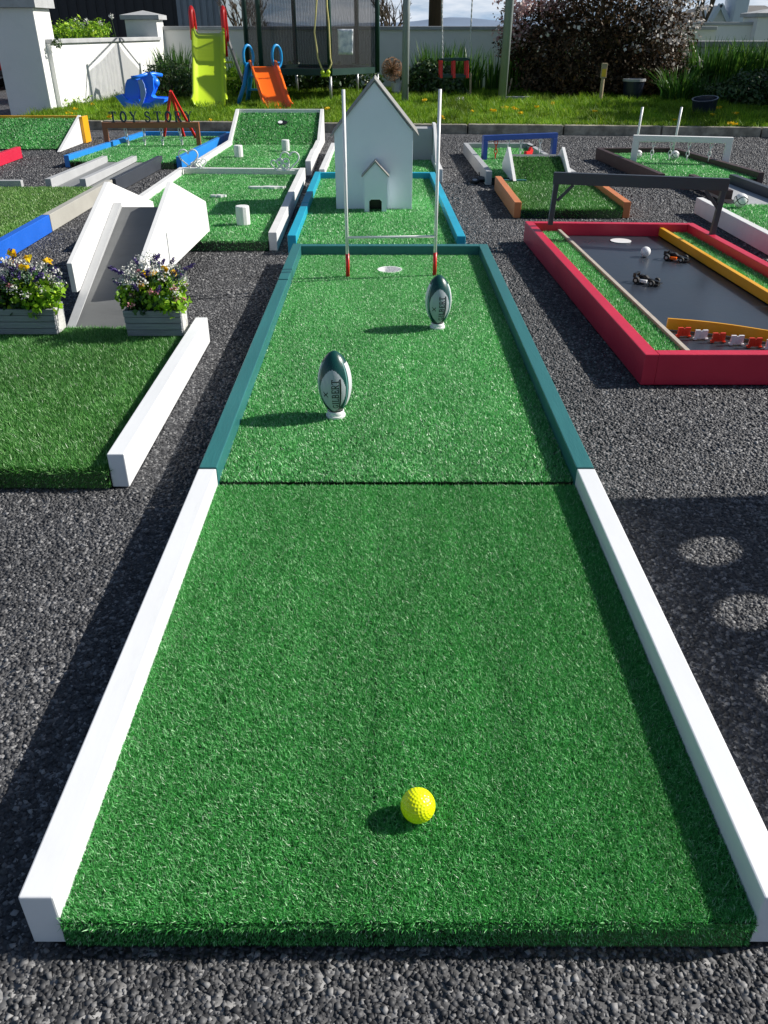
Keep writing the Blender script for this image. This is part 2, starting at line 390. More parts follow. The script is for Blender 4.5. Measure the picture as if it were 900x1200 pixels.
def turf_obj(parent, corners, mat, dens, h=.012, w=.0025, lean=.8, front=0, zb=0.0, holes=(), name='turf', lip=False):
    """corners near-left, near-right, far-right, far-left as 3D points of the backing; front = extra pile on the near face"""
    nl, nr, fr, fl = [Vector(c) for c in corners]
    area = ((nr-nl).cross(fl-nl)).length*.5+((fr-nr).cross(fl-fr)).length*.5
    quads = [(nl, nr, fr, fl, int(area*dens), h, w, lean)]
    vs = [tuple(p) for p in (nl, nr, fr, fl)]+[(p.x, p.y, zb) for p in (nl, nr, fr, fl)]
    fs = [(0, 4, 5, 1), (1, 5, 6, 2), (2, 6, 7, 3), (3, 7, 4, 0)]
    bv, bt = tri_quads(vs, fs)
    if holes:
        outer = [nl, nr, fr, fl]; loops = [outer]
        for hx, hy, hr in holes:
            loops.append([Vector((hx+hr*math.cos(2*PI*i/28), hy+hr*math.sin(2*PI*i/28), nl.z)) for i in range(28)])
        flat = [p for l in loops for p in l]
        tv = np.array([tuple(p) for p in flat]); tt = np.array(tessellate_polygon(loops))
        nn = np.cross(tv[tt[:, 1]]-tv[tt[:, 0]], tv[tt[:, 2]]-tv[tt[:, 0]])
        flip = nn[:, 2] < 0; tt[flip] = tt[flip][:, ::-1]
    else:
        tv = np.array([tuple(p) for p in (nl, nr, fr, fl)]); tt = np.array([(0, 1, 2), (0, 2, 3)])
    bt = np.concatenate([bt, tt+len(bv)]); bv = np.concatenate([bv, tv])
    if front:
        hh = nl.z-zb
        lf = int((nr-nl).length*hh*dens*front)
        quads.append((Vector((nl.x, nl.y, zb+.004)), Vector((nr.x, nr.y, zb+.004)), nr, nl, int(lf*.6), h*.5, w, lean*.8))
        e = Vector((0, .012, 0))
        quads.append((nl-Vector((0, .003, .006)), nr-Vector((0, .003, .006)), nr+e, nl+e, int((nr-nl).length*.014*dens*1.2), h*.9, w, lean))
    v, t, r = tri_blades(quads, holes)
    verts = np.concatenate([bv, v]); tris = np.concatenate([bt, t+len(bv)])
    rnd = np.concatenate([np.full(len(bv), -1.0), r])
    return np_obj(name, verts, tris, mat, parent, {'rnd': rnd})

def leaf_cloud(name, blobs, ln, wd, mat, parent, up=.3, shell=.55, lump=.22, org=None):
    P = []; Nn = []
    for cx, cy, cz, rx, ry, rz, n in blobs:
        d = RNG.normal(size=(n, 3)); d /= np.linalg.norm(d, axis=1)[:, None]
        ph = RNG.uniform(0, 6, 6)
        k = 1+lump*(np.sin(5*d[:, 0]+ph[0])*np.sin(6*d[:, 2]+ph[1])+.6*np.sin(11*d[:, 1]+ph[2]+4*d[:, 0])*np.cos(9*d[:, 2]+ph[3])+.4*np.sin(19*d[:, 0]+ph[4])*np.sin(17*d[:, 2]+ph[5]))
        rad = (shell+(1-shell)*RNG.random(n)**.6)*k
        P.append(np.array([cx, cy, cz])+d*rad[:, None]*np.array([rx, ry, rz])); Nn.append(d)
    p = np.concatenate(P); o = np.concatenate(Nn); n = len(p)
    nr = o*.6+RNG.normal(size=(n, 3))*.6+np.array([0, 0, up]); nr /= np.linalg.norm(nr, axis=1)[:, None]
    a = RNG.normal(size=(n, 3)); a -= (a*nr).sum(1)[:, None]*nr; a /= np.linalg.norm(a, axis=1)[:, None]
    b = np.cross(nr, a); s = RNG.uniform(.6, 1.3, n)[:, None]
    v = np.stack([p-a*ln*.5*s, p+b*wd*.5*s-a*ln*.05*s, p+a*ln*.5*s, p-b*wd*.5*s-a*ln*.05*s], 1).reshape(-1, 3)
    f = np.arange(4*n).reshape(-1, 4)
    return np_obj(name, v, f, mat, parent, {'rnd': np.repeat(RNG.random(n)**1.2, 4)}, org=org)
def strap_leaves(name, spots, mat, parent, w=.02, seg=4, org=None):
    """spots: (x, y, z, radius, n, height, spread)"""
    VV = []; FF = []; RR = []; off = 0
    for x, y, z, rad, n, hgt, spread in spots:
        for _ in range(n):
            a = random.uniform(0, 2*PI); r = rad*math.sqrt(random.random())
            bx, by = x+r*math.cos(a), y+r*math.sin(a); dr = a+random.uniform(-.6, .6)
            hh = hgt*random.uniform(.55, 1.1); sp = spread*random.random()**1.3*hgt
            sd = random.uniform(0, PI); sx, sy = math.cos(sd)*w/2, math.sin(sd)*w/2
            c = random.random()
            for i in range(seg+1):
                t = i/seg; wk = (1-t**2.2)*1.0+.03
                px, py = bx+math.cos(dr)*sp*t*t, by+math.sin(dr)*sp*t*t
                pz = z+hh*(t-.25*spread*t**3)
                VV += [(px-sx*wk, py-sy*wk, pz), (px+sx*wk, py+sy*wk, pz)]; RR += [c, c]
            for i in range(seg): FF.append((off+2*i, off+2*i+1, off+2*i+3, off+2*i+2))
            off += 2*(seg+1)
    return np_obj(name, np.array(VV), np.array(FF), mat, parent, {'rnd': np.array(RR)}, org=org)

# ---------------------------------------------------------------- lanes
KEEP_OUT = []      # ground rectangles where no loose chippings are needed
RH, RW, TZ = .085, .038, .045
def lane(label, c, rails, turf_m, dens, h=.011, w=.003, front=0, holes=(), tz=TZ, rh=RH, rw=RW, cat='putting lane', lean=1.3, zb=0.0, name='putting_lane'):
    """c: outer corners NL,NR,FR,FL as xy; rails: dict side -> material or list of (t0,t1,material)"""
    nl, nr, fr, fl = [Vector((p[0], p[1], 0)) for p in c]
    ctr = (nl+nr+fr+fl)/4
    t = thing(name, label, cat, (ctr.x, ctr.y, 0))
    W = ((nr-nl).length+(fr-fl).length)/2; Ln = ((fl-nl).length+(fr-nr).length)/2
    du, dv = rw/W, rw/Ln
    def P(u, v): return (nl*(1-u)+nr*u)*(1-v)+(fl*(1-u)+fr*u)*v
    u0 = du if 'left' in rails else 0; u1 = 1-du if 'right' in rails else 1
    v0 = dv if 'front' in rails else 0; v1 = 1-dv if 'back' in rails else 1
    for side, spec in rails.items():
        if not isinstance(spec, list): spec = [(0, 1, spec)]
        for i, sg in enumerate(spec):
            a, b, mt = sg[:3]; lift = sg[3] if len(sg) > 3 else 0
            if side == 'left': q = [P(0, a), P(du, a), P(du, b), P(0, b)]
            elif side == 'right': q = [P(1-du, a), P(1, a), P(1, b), P(1-du, b)]
            elif side == 'front': q = [P(du*(a == 0)*('left' in rails)+a, 0), P(b-du*(b == 1)*('right' in rails), 0), P(b-du*(b == 1)*('right' in rails), dv), P(du*(a == 0)*('left' in rails)+a, dv)]
            else: q = [P(du*(a == 0)*('left' in rails)+a, 1-dv), P(b-du*(b == 1)*('right' in rails), 1-dv), P(b-du*(b == 1)*('right' in rails), 1), P(du*(a == 0)*('left' in rails)+a, 1)]
            MB().quadprism(q, .003, rh+lift).build('rail', mt, t, bevel=.0022)
    e = .001/W; ev = .006/Ln
    vs_ = -.004/Ln if front else v0+ev
    q = [P(u0+e, vs_), P(u1-e, vs_), P(u1-e, v1-ev), P(u0+e, v1-ev)]
    q = [Vector((p.x, p.y, tz)) for p in q]
    turf_obj(t, q, turf_m, dens, h, w, lean, front, zb+.002, holes)
    for hx, hy, hr in holes:
        MB().lathe([(hr*.99, -.03), (hr*.99, .001), (hr*1.06, .001), (hr*1.06, .004), (hr*.93, .004), (hr*.93, -.026), (.001, -.026)], (hx, hy, tz), 28, cap=False).build('cup', M['white_plastic'], t, smooth=False)
    KEEP_OUT.append([tuple(p.xy) for p in (nl, nr, fr, fl)])
    t['_P'] = 0; del t['_P']
    return t, P

XL, XR = -.393, .446
# nearest lane, white rails, deep green pile rolled over its front edge
SEAM.append(-.012)
lane('nearest mat of deep green turf between two plain white rails', [(XL, .534), (XR, .534), (XR, 1.519), (XL, 1.519)],
     {'left': M['white'], 'right': M['white']}, M['turf_near'], 780000, .0064, .0016, front=.9, lean=1.4)
SEAM.clear()
l2, P2 = lane('long bright green mat with dark teal rails holding the rugby posts', [(XL, 1.526), (XR, 1.526), (XR, 3.60), (XL, 3.60)],
     {'left': [(0, .72, M['teal']), (.722, 1, M['teal'], .002)], 'right': M['teal'], 'back': M['teal']}, M['turf_mid'], 230000, .0068, .0027,
     holes=[(.0235, 3.315, .048)])
# aqua lane with the playhouse
lane('green mat in an aqua frame carrying the white playhouse', [(-.435, 3.77), (.366, 3.75), (.33, 5.64), (-.447, 5.64)],
     {'left': [(0, .42, M['aqua']), (.422, 1, M['aqua'], .002)], 'right': M['aqua'], 'back': M['aqua']}, M['turf_mid'], 60000, .011, .005, front=.8)
# lane behind the playhouse
l9, _ = lane('short green mat with white side rails behind the playhouse', [(-.43, 5.76), (.39, 5.76), (.38, 7.2), (-.43, 7.2)],
     {'left': M['white2'], 'right': M['white2']}, M['turf_far'], 30000, .012, .007)
b = MB(); b.box(-.05, .352, 6.46, 6.60, .046, .262); b.build('backboard', M['grey'], l9, bevel=.003)
b = MB(); b.extrude([(.355, 6.05, .088), (.355, 6.60, .088), (.355, 6.60, .29), (.355, 6.46, .29)], (.022, 0, 0)); b.build('side_board', M['white2'], l9, bevel=.002)
# hearts lane (left middle)
lane('green mat in white rails with the white hearts on its back rail', [(-1.372, 3.83), (-.49, 3.83), (-.524, 5.80), (-1.372, 5.85)],
     {'left': M['white2'], 'right': [(0, .42, M['white2']), (.42, 1, M['white2'], .003)], 'back': M['white2']}, M['turf_far'], 55000, .011, .005, front=.8)
# slope lane behind it
ls, _ = lane('white edged green mat rising to a steep back slope with a hole', [(-1.34, 6.05), (-.505, 6.05), (-.53, 7.38), (-1.30, 7.38)],
     {'left': M['white2'], 'right': [(0, .5, M['white2'], .012), (.5, 1, M['white2'])]}, M['turf_far'], 36000, .012, .006, front=.8)
SL = [(-1.27, 7.39, .05), (-.56, 7.39, .05), (-.56, 7.90, .245), (-1.27, 7.90, .245)]
turf_obj(ls, SL, M['turf_far'], 36000, .012, .006, name='slope_turf')
b = MB(); b.extrude([(-1.30, 7.385, .004), (-1.30, 7.95, .004), (-1.30, 7.95, .275), (-1.30, 7.90, .275), (-1.30, 7.385, .085)], (.028, 0, 0)); b.build('side_board', M['white2'], ls, bevel=.002)
b = MB(); b.extrude([(-.558, 7.385, .004), (-.558, 7.95, .004), (-.558, 7.95, .275), (-.558, 7.90, .275), (-.558, 7.385, .085)], (.028, 0, 0)); b.build('side_board', M['white2'], ls, bevel=.002)
b = MB(); b.box(-1.271, -.559, 7.905, 7.93, .004, .275); b.build('back_board', M['white2'], ls, bevel=.002)
hp = V(331, 141.5, 7.72); zc = .05+(.195/.51)*(7.72-7.39)
b = MB(); q = [(hp.x+.042*math.cos(2*PI*i/24), 7.72+.030*math.sin(2*PI*i/24), zc+.0135+.0115*math.sin(2*PI*i/24)) for i in range(24)]
b.extrude(q, (0, 0, -.02)); b.build('hole', M['black'], ls)  # flat black disc painted for the shade inside the hole
b = MB(); q = [(hp.x-.02+.020*math.cos(2*PI*i/16), 7.72+.022*math.sin(2*PI*i/16), zc+.0155+.0085*math.sin(2*PI*i/16)) for i in range(16)]
b.extrude(q, (0, 0, -.004)); b.build('cup', M['white_plastic'], ls)

# lane 7: pale turf, blue then beige rail
lane('pale green mat along the flower boxes with one blue and one beige rail', [(-2.62, 3.05), (-1.672, 3.05), (-1.672, 5.33), (-2.62, 5.33)],
     {'right': [(0, .52, M['blue']), (.523, 1, M['beige'])], 'back': [(0, .42, M['grey'])]}, M['turf_pale'], 45000, .012, .005)
# plain channel linking to the blue framed lane
t = thing('link_channel', 'long grey wooden channel sloping between the beige rail and blue frame', 'channel', (-1.95, 5.9, 0))
MB().quadprism([(-2.06, 5.36), (-1.70, 5.36), (-1.66, 6.42), (-2.02, 6.42)], .004, [.03, .03, .045, .045]).build('channel_bed', M['midgrey'], t, bevel=.002)
MB().quadprism([(-2.10, 5.36), (-2.062, 5.36), (-2.022, 6.42), (-2.06, 6.42)], .004, .085).build('channel_side', M['grey'], t, bevel=.002)
MB().quadprism([(-1.885, 5.36), (-1.847, 5.36), (-1.807, 6.42), (-1.845, 6.42)], [.034, .034, .049, .049], .085).build('channel_side', M['grey'], t, bevel=.002)
MB().quadprism([(-1.698, 5.36), (-1.66, 5.36), (-1.62, 6.42), (-1.658, 6.42)], .004, .085).build('channel_side', M['charcoal'], t, bevel=.002)
KEEP_OUT.append([(-2.1, 5.3), (-1.6, 5.3), (-1.6, 6.4), (-2.1, 6.4)])

# blue framed lane with lettered arch
lane('green mat in a bright blue frame under the lettered brown arch', [(-2.35, 6.44), (-1.47, 6.36), (-1.37, 8.02), (-2.19, 8.06)],
     {'left': M['sky_blue'], 'right': M['sky_blue'], 'back': M['sky_blue']}, M['turf_far'], 36000, .012, .006, front=.8)

# far-left steep turf wedge and red railed lane
t = thing('turf_ramp', 'steep turf wedge with yellow top edge and white end, by the pillar', 'ramp', (-3.3, 7.6, 0))
turf_obj(t, [(-4.05, 7.42, .012), (-2.715, 7.42, .012), (-2.715, 7.93, .20), (-4.05, 7.93, .20)], M['turf_far'], 32000, .012, .006)
MB().extrude([(-2.712, 7.30, .004), (-2.712, 7.96, .004), (-2.712, 7.96, .225)], (.028, 0, 0)).build('end_board', M['white2'], t, bevel=.002)
MB().box(-2.682, -2.655, 7.90, 8.05, .004, .215).build('edge_board', M['yellow'], t, bevel=.002)
MB().box(-4.05, -2.714, 7.935, 7.96, .004, .222).build('top_edge', M['yellow'], t, bevel=.002)
lane('green mat with a red rail, cut by the photo edge before the wedge', [(-3.75, 5.9), (-2.845, 5.9), (-2.86, 6.95), (-3.75, 6.95)],
     {'right': M['red']}, M['turf_far'], 32000, .012, .006)

# front-left lane: deep olive pile
lane('thick olive green mat with one white rail under the flower boxes', [(-1.46, 1.587), (-.569, 1.587), (-.569, 2.565), (-1.46, 2.565)],
     {'right': M['white']}, M['turf_olive'], 190000, .016, .0033, front=1.0, lean=1.1)

# ---- right side lanes
lh, _ = lane('narrow green mat in light grey rails under the navy arch', [(.665, 5.66), (1.25, 5.66), (1.19, 7.20), (.645, 7.20)],
     {'left': [(0, .5, M['grey'], .002), (.5, 1, M['grey'])], 'right': M['grey'], 'back': M['grey']}, M['turf_far'], 36000, .012, .006)
lo, _ = lane('short green mat between two burnt orange rails', [(.700, 4.58), (1.325, 4.58), (1.325, 5.47), (.700, 5.47)],
     {'left': M['orange'], 'right': M['orange']}, M['turf_olive'], 60000, .016, .005, front=1.0, lean=1.0)
# hump ramp between them
t = thing('turf_ramp', 'dark turf hump with pointed white side boards behind the orange rails', 'ramp', (1.0, 5.65, 0))
turf_obj(t, [(.835, 5.475, .045), (1.165, 5.475, .045), (1.165, 5.80, .155), (.835, 5.80, .155)], M['turf_olive'], 52000, .012, .005)
MB().box(.835, 1.165, 5.803, 5.97, .048, .150).build('back_slope', M['plywood_grey'], t)
for x in (.812, 1.168):
    MB().extrude([(x, 5.44, .06), (x, 5.55, .05), (x, 6.0, .05), (x, 6.02, .09), (x, 5.80, .215)], (.02, 0, 0)).build('side_board', M['white_board'], t, bevel=.0015)
MB().box(.76, .90, 5.475, 5.50, .046, .062).build('base_strip', M['teal'], t, bevel=.002)
MB().box(1.18, 1.32, 5.475, 5.50, .046, .062).build('base_strip', M['teal'], t, bevel=.002)

lane('green mat in dark brown rails under the white arch', [(1.76, 5.56), (2.46, 5.62), (2.27, 6.90), (1.655, 6.88)],
     {'left': M['brown'], 'right': M['brown'], 'back': M['brown']}, M['turf_far'], 40000, .012, .006)
t = thing('link_channel', 'pale grey channel with dark sides running from the brown framed mat', 'channel', (2.2, 5.0, 0))
a0, a1 = Vector((2.16, 5.55, 0)), Vector((2.18, 4.55, 0))
MB().quadprism([(2.03, 4.62), (2.26, 4.55), (2.20, 5.55), (1.99, 5.55)], .004, .034).build('channel_bed', M['grey'], t, bevel=.002)
MB().quadprism([(1.97, 4.95), (2.01, 4.95), (1.985, 5.55), (1.945, 5.55)], .036, .085).build('channel_side', M['brown'], t, bevel=.002)
MB().quadprism([(2.265, 4.55), (2.305, 4.55), (2.245, 5.55), (2.205, 5.55)], .004, .085).build('channel_side', M['charcoal'], t, bevel=.002)
lane('green mat with a thick white rail and a ridged ball', [(1.735, 3.70), (2.65, 3.70), (2.60, 4.72), (1.72, 4.72)],
     {'left': M['white2']}, M['turf_far'], 45000, .012, .005)

# red framed racing lane
tr_, PR = None, None
def red_lane():
    nl, nr, fr, fl = Vector((.737, 2.19, 0)), Vector((1.58, 2.19, 0)), Vector((1.462, 3.99, 0)), Vector((.672, 4.03, 0))
    t = thing('putting_lane', 'black race track board in a deep red frame with turf verges', 'putting lane', (1.1, 3.1, 0))
    W, Ln = .82, 1.82; du, dv = RW/W, RW/Ln; rh = .095
    def P(u, v, z=0):
        p = (nl*(1-u)+nr*u)*(1-v)+(fl*(1-u)+fr*u)*v; return Vector((p.x, p.y, z))
    R = lambda q, z0, z1, n, m: MB().quadprism(q, z0, z1).build(n, m, t, bevel=.0025)
    R([P(0, 0), P(du, 0), P(du, 1), P(0, 1)], .003, rh, 'rail', M['red'])
    R([P(1-du, 0), P(1, 0), P(1, 1), P(1-du, 1)], .003, rh, 'rail', M['red'])
    R([P(du, 0), P(1-du, 0), P(1-du, dv), P(du, dv)], .003, rh, 'rail', M['red'])
    R([P(du, 1-dv), P(1-du, 1-dv), P(1-du, 1), P(du, 1)], .003, rh, 'rail', M['red'])
    a = .200; bb = .79
    MB().quadprism([P(a, dv), P(bb, dv), P(bb, 1-dv), P(a, 1-dv)], .004, .040).build('track_board', M['blackboard'], t)
    MB().quadprism([P(a-.012, dv), P(a+.006, dv), P(a+.006, 1-dv), P(a-.012, 1-dv)], .044, .068).build('edge_strip', M['straw'], t, bevel=.0015)
    MB().quadprism([P(bb-.003, .36), P(bb+.022, .36), P(bb+.022, 1-dv), P(bb-.003, 1-dv)], .044, .080).build('edge_strip', M['yellow'], t, bevel=.0015)
    MB().quadprism([P(bb-.006, dv), P(bb+.020, dv), P(bb+.020, .355), P(bb-.006, .355)], .044, .080).build('edge_strip', M['yellow'], t, bevel=.0015)
    turf_obj(t, [P(du, dv, .052), P(a-.013, dv, .052), P(a-.013, 1-dv, .052), P(du, 1-dv, .052)], M['turf_mid'], 100000, .012, .004, zb=.004)
    turf_obj(t, [P(bb+.023, dv, .052), P(1-du, dv, .052), P(1-du, 1-dv, .052), P(bb+.023, 1-dv, .052)], M['turf_mid'], 100000, .012, .004, zb=.004)
    c = G(727.5, 282, .043)
    MB().lathe([(.047, 0), (.047, .002), (.001, .002)], (c.x, c.y, .0415), 28).build('hole_marker', M['white_plastic'], t)
    KEEP_OUT.append([tuple(p.xy) for p in (nl, nr, fr, fl)])
    # curved yellow kerb on the board
    pts = []
    A, B_ = G(781, 386, .042), G(905, 402, .042)
    for i in range(13):
        s = i/12; p = A.lerp(B_, s); bow = .018*math.sin(PI*s)
        pts.append(Vector((p.x, p.y+bow, 0)))
    b = MB()
    for i in range(12):
        p, q = pts[i], pts[i+1]; n = Vector((0, .008, 0))
        b.quadprism([p, q, q+n, p+n], .042, .078)
    k = b.build('curved_kerb', M['yellow'], t)
    return P
PR = red_lane()

# ---------------------------------------------------------------- arches with chains
def chain(x, y, ztop, n, parent, mat, sway=0, ln=.03):
    b = MB(); z = ztop
    for i in range(n):
        ax = (1, 0, 0) if i % 2 == 0 else (.35, 1, 0)
        b.link((x+sway*i, y, z-ln*.5), ln*.30, ln*.55, ln*.10, ax, (sway, 0, 1), 12); z -= ln*.85
    return b.build('chain', mat, parent, smooth=True)
def arch(label, pl, pr, top, th, mat, chains, post=.035, chain_m=None, ln=.034, nlink=4):
    c = (Vector(pl)+Vector(pr))/2
    t = thing('obstacle_arch', label, 'obstacle arch', (c.x, c.y, TZ))
    d = (Vector(pr)-Vector(pl)).normalized(); n = Vector((-d.y, d.x, 0))*post/2
    for p, s in ((Vector(pl), 1), (Vector(pr), -1)):
        q = [p-n, p-n+d*post*s, p+n+d*post*s, p+n]
        if s < 0: q = [q[1], q[0], q[3], q[2]]
        MB().quadprism(q, pl[2], top-th).build('post', mat, t, bevel=.002)
    a, b_ = Vector(pl), Vector(pr)
    MB().quadprism([a-n, b_-n, b_+n, a+n], top-th, top).build('beam', mat, t, bevel=.002)
    for i, (f, sw) in enumerate(chains):
        p = a.lerp(b_, f)
        chain(p.x, p.y, top-th, nlink, t, chain_m[i % len(chain_m)] if chain_m else M['white_plastic'], sw, ln)
    return t
ta = arch('warm brown arch with dark letters on top and white chains', tuple(G(124, 172, TZ)), tuple(G(236, 171.5, TZ)), .228, .042, M['brown_arch'],
     [(.23, .002), (.42, -.002), (.60, .0), (.79, .003)], ln=.036)
arch('navy blue arch with short hanging chains over the grey railed mat', tuple(G(564.5, 188, TZ)), tuple(G(650, 184, TZ)), .214, .036, M['navy'],
     [(.18, 0), (.34, .001), (.52, -.001), (.78, 0)], chain_m=[M['red_plastic'], M['white_plastic'], M['white_plastic'], M['white_plastic']])
arch('white arch with four white chains over the brown railed mat', tuple(G(738, 190, TZ)), tuple(G(853, 193.5, TZ)), .226, .038, M['white_board'],
     [(.22, -.002), (.40, -.001), (.58, -.001), (.80, -.001)], post=.045)

# ---- stroke letters -----------------------------------------------------
def arc(cx, cy, rx, ry, a0, a1, n=12): return [(cx+rx*math.cos(math.radians(a0+(a1-a0)*i/n)), cy+ry*math.sin(math.radians(a0+(a1-a0)*i/n))) for i in range(n+1)]
TK, TN = .17, .075    # thick and thin strokes; every letter in a box .72 wide, 1 high
LET = {
 'T': [([(.36, .04), (.36, .96)], TK), ([(.02, .955), (.70, .955)], TN), ([(.04, .96), (.04, .76)], TN), ([(.68, .96), (.68, .76)], TN), ([(.2, .035), (.52, .035)], TN)],
 'O': [(arc(.38, .5, .27, .46, 90, 270), TK), (arc(.38, .5, .27, .46, -90, 90), TK)],
 'Y': [([(.1, .95), (.38, .48)], TK), ([(.66, .95), (.38, .48)], TN), ([(.38, .5), (.38, .04)], TK), ([(.0, .955), (.24, .955)], TN), ([(.54, .955), (.76, .955)], TN), ([(.24, .035), (.52, .035)], TN)],
 'S': [(arc(.36, .73, .22, .22, 20, 180)+arc(.36, .73, .22, .22, 180, 250, 5)+[(.50, .44)]+arc(.36, .25, .24, .22, 30, -160, 12), .13), ([(.57, .95), (.57, .74)], TN), ([(.12, .05), (.12, .28)], TN)],
 'R': [([(.14, .04), (.14, .96)], TK), ([(.0, .955), (.4, .955)], TN), (arc(.38, .73, .22, .225, 90, -90), TN*1.5), ([(.14, .5), (.4, .5)], TN), ([(.36, .5), (.62, .05)], TK), ([(.0, .035), (.28, .035)], TN), ([(.56, .035), (.74, .035)], TN)],
 'G': [(arc(.38, .5, .30, .46, 45, 315, 18), TK*.9), ([(.62, .05), (.62, .44)], TK*.8), ([(.46, .44), (.74, .44)], TN), ([(.61, .95), (.61, .74)], TN)],
 'I': [([(.2, .04), (.2, .96)], TK), ([(.04, .955), (.36, .955)], TN), ([(.04, .035), (.36, .035)], TN)],
 'L': [([(.16, .04), (.16, .96)], TK), ([(.0, .955), (.32, .955)], TN), ([(.0, .035), (.6, .035)], TN), ([(.58, .03), (.58, .3)], TN)],
 'B': [([(.14, .04), (.14, .96)], TK), ([(.0, .955), (.4, .955)], TN), ([(.0, .035), (.4, .035)], TN), (arc(.36, .73, .2, .225, 90, -90), .13), (arc(.36, .27, .25, .235, 90, -90), .14), ([(.14, .5), (.4, .5)], TN)],
 'E': [([(.14, .04), (.14, .96)], TK), ([(.0, .955), (.58, .955)], TN), ([(.0, .035), (.6, .035)], TN), ([(.14, .5), (.42, .5)], TN), ([(.57, .95), (.57, .74)], TN), ([(.59, .04), (.59, .28)], TN), ([(.42, .6), (.42, .4)], TN)],
 'X': [([(.05, .95), (.65, .05)], TK*.8), ([(.65, .95), (.05, .05)], TK*.8)],
}
WID = {'I': .42, 'L': .66, 'E': .68, 'X': .7}
def strokes2d(text, gap=.1, space=.5):
    """list of small 2D quads for a word"""
    out = []; x = 0
    for ch in text:
        if ch == ' ': x += space; continue
        for pl, w in LET[ch]:
            pts = []
            for (a, b) in zip(pl[:-1], pl[1:]):
                n = max(1, int(math.dist(a, b)/.12)); pts += [(a[0]+(b[0]-a[0])*i/n, a[1]+(b[1]-a[1])*i/n) for i in range(n)]
            pts.append(pl[-1])
            L_ = []; R_ = []
            for i, p in enumerate(pts):
                q0, q1 = pts[max(i-1, 0)], pts[min(i+1, len(pts)-1)]
                dx, dy = q1[0]-q0[0], q1[1]-q0[1]; l = math.hypot(dx, dy) or 1
                L_.append((x+p[0]-dy/l*w/2, p[1]+dx/l*w/2)); R_.append((x+p[0]+dy/l*w/2, p[1]-dx/l*w/2))
            for i in range(len(pts)-1): out.append((L_[i], R_[i], R_[i+1], L_[i+1]))
        x += WID.get(ch, .78)+gap
    return out, x-gap
# letters standing on the brown arch
pa, pb = G(124, 172, TZ), G(236, 171.5, TZ); da = (pb-pa).normalized()
x0 = V(129, 143, pa.y).x; x1 = V(225, 143, pa.y).x; hL = .078
xx = x0; word = 'TOY STORY'; total = strokes2d(word, .3, .42)[1]; sx = (x1-x0)/total
cur = 0
for ch in word:
    if ch == ' ': cur += .42; continue
    qs, w_ = strokes2d(ch)
    b = MB()
    for q in qs:
        P3 = []
        for (a, c) in q:
            px = x0+(cur+a)*sx; yy = pa.y+(px-pa.x)*da.y/da.x
            P3.append((px, yy-.006, .2285+c*hL))
        b.extrude(P3, (0, .010, 0))
    b.build('letter', M['letters'], ta)
    cur += WID.get(ch, .78)+.3

# ---------------------------------------------------------------- rugby goal
t = thing('rugby_goal', 'tall slim white rugby goal with red foot pads on the teal railed mat', 'rugby goal', (.03, 3.21, TZ))
for x, yb in ((-.142, 3.205), (.199, 3.225)):
    MB().tube([(x, yb, TZ), (x-.001, yb, .70)], .0062, 12).build('post', M['white_plastic'], t, smooth=True)
    MB().tube([(x, yb, TZ+.002), (x, yb, .135)], .0075, 12).build('foot_pad', M['toy_red'], t, smooth=True)
MB().tube([(-.142, 3.205, .196), (.199, 3.225, .196)], .0048, 10).build('crossbar', M['white_plastic'], t, smooth=True)
# small goal on brown lane
pA, pB = G(732, 174, TZ), G(775.5, 174.5, TZ)
t = thing('rugby_goal', 'small white rugby goal at the back of the brown railed mat', 'rugby goal', ((pA.x+pB.x)/2, 6.8, TZ))
for p in (pA, pB):
    MB().tube([(p.x-.02, 6.8, TZ), (p.x-.01, 6.8, .375)], .0085, 10).build('post', M['white_plastic'], t, smooth=True)
MB().tube([(pA.x-.02, 6.8, .14), (pB.x-.02, 6.8, .14)], .006, 8).build('crossbar', M['white_plastic'], t, smooth=True)

